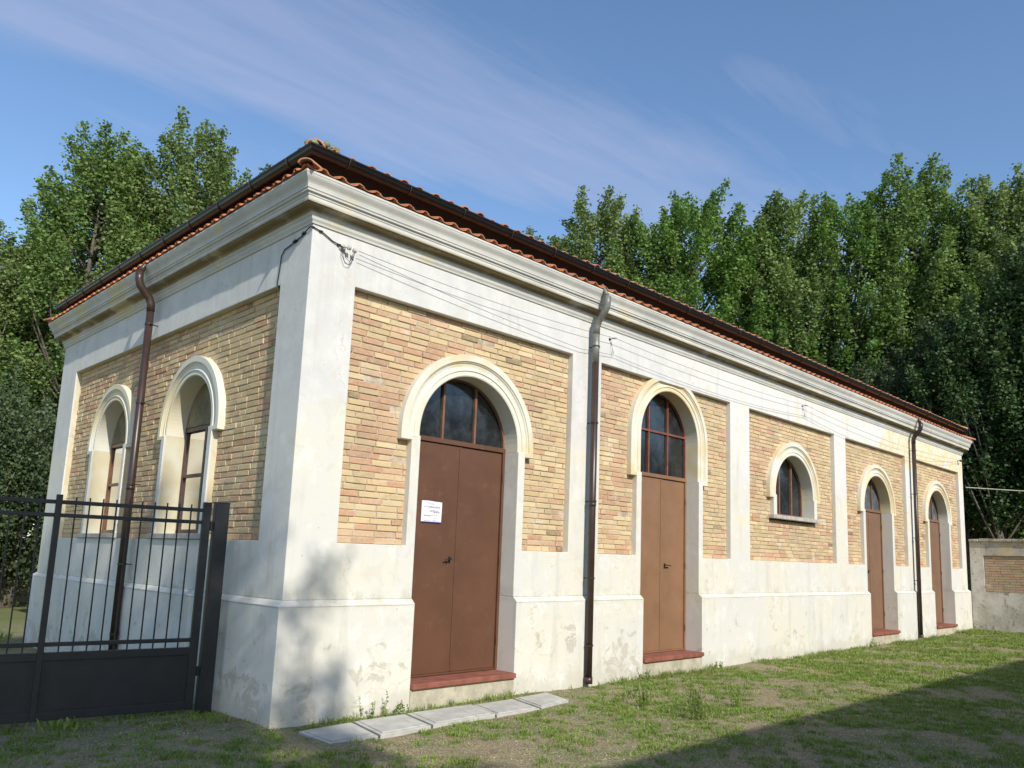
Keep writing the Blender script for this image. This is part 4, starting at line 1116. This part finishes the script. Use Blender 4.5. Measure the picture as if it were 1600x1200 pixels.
# trees behind the photographer whose shade falls on the corner and gate
place('poplar_tree', protoC, -5.8, -14.6, 14.1 / 18, .4, 'poplar behind the camera shading the gate', 'tree', 'poplar trees behind the camera', 1.34)
place('poplar_tree', protoA, -7.9, -22.0, 22.2 / 18, 2.4, 'poplar farther left behind the camera', 'tree', 'poplar trees behind the camera', .68)

# low ochre wall past the gate
m = MB(); m.box(-9, 4.5, 18.5, 18.8, -.2, .62)
lw = m.build('low_wall', M_simple('ochre plaster', (0.36, 0.28, 0.16), .95, 0, .3, 1.5, .5), None, bevel=.02); tag(lw, 'low ochre wall behind the shrubs past the gate', 'wall')
# hedge and reddish house beyond the garden wall
hd = MB()
C = np.stack([rng.uniform(-.55, .55, 26000), rng.uniform(-7, 7, 26000), rng.uniform(.2, 4.0, 26000)], 1)
C[:, 2] += .25 * np.sin(C[:, 1] * 2.3); V, F = leaf_quads(C, .11, 5)
T = np.stack([rng.random(26000), rng.random(26000) * .95, np.zeros(26000), np.ones(26000)], 1)
o = bpy.data.objects.new('hedge', npmesh('hedge', V, F, LEAF, np.repeat(T, 4, 0))); COL.objects.link(o); o.location = (30.2, 1.0, 0); tag(o, 'bright green hedge seen through trunks above the garden wall', 'hedge')
hb_ = empty('apartment_block', (56, 8, 0), 'reddish apartment block glimpsed through the dark trees at right', 'building')
RED = M_simple('brick red render', (0.34, 0.13, 0.08), .9, 0, .15, 1); GREYB = M_simple('balcony concrete', (0.42, 0.42, 0.42), .9)
m = MB(); m.box(0, 12, -14, 14, 0, 15); m.build('wall', RED, hb_)
m = MB(); m.box(-.3, 12.3, -14.3, 14.3, 15.003, 15.5); m.build('roof_slab', GREYB, hb_)
for f in range(5):
    m = MB(); m.box(-1.1, -.003, -12, 12, 2.9 * f + 2.6, 2.9 * f + 2.8); bb = m.build('balcony', GREYB, hb_)
    m = MB(); m.box(-1.1, -1.05, -12, 12, 2.9 * f + 2.803, 2.9 * f + 3.6); m.build('parapet', RED, bb)
    for k in range(6):
        m = MB(); y = -11 + k * 4; m.box(-.05, -.003, y, y + 1.4, 2.9 * f + .9, 2.9 * f + 2.4); wf = m.build('window', GREYB, hb_)
        m = MB(); m.box(-.06, -.053, y + .1, y + 1.3, 2.9 * f + 1.0, 2.9 * f + 2.3); m.build('pane', GLASS, wf)
# pale cable running from the building end
m = MB(); m.tube(sag((20.25, -.05, 3.92), (31.0, -14.0, 4.4), .35), .012, 6)
tag(m.build('overhead_cable', M_simple('pale cable sheath', (0.5, 0.48, 0.36), .6), None), 'pale overhead cable leaving the far corner above the garden wall', 'cable')

# building behind the photographer whose roofline shades the right-hand lawn
ob = empty('cream_building', (20, -15, 0), 'plain cream building behind the camera shading the lawn', 'building')
CRM = M_simple('cream render', (0.55, 0.50, 0.40), .9, 0, .1, .8)
m = MB(); m.box(-21.5, 26, -5, 3.68, -.2, 5.85); m.build('wall', CRM, ob)
m = MB(); m.box(-21.8, 26.3, -5.3, 3.75, 5.853, 6.0); m.build('roof_slab', GREYB, ob)
for k in range(10):
    x = -19 + k * 4.4
    m = MB(); m.box(x, x + 1.2, 3.683, 3.73, 1.2, 2.9); wf = m.build('window', GREYB, ob)
    m = MB(); m.box(x + .1, x + 1.1, 3.733, 3.74, 1.3, 2.8); m.build('pane', GLASS, wf)
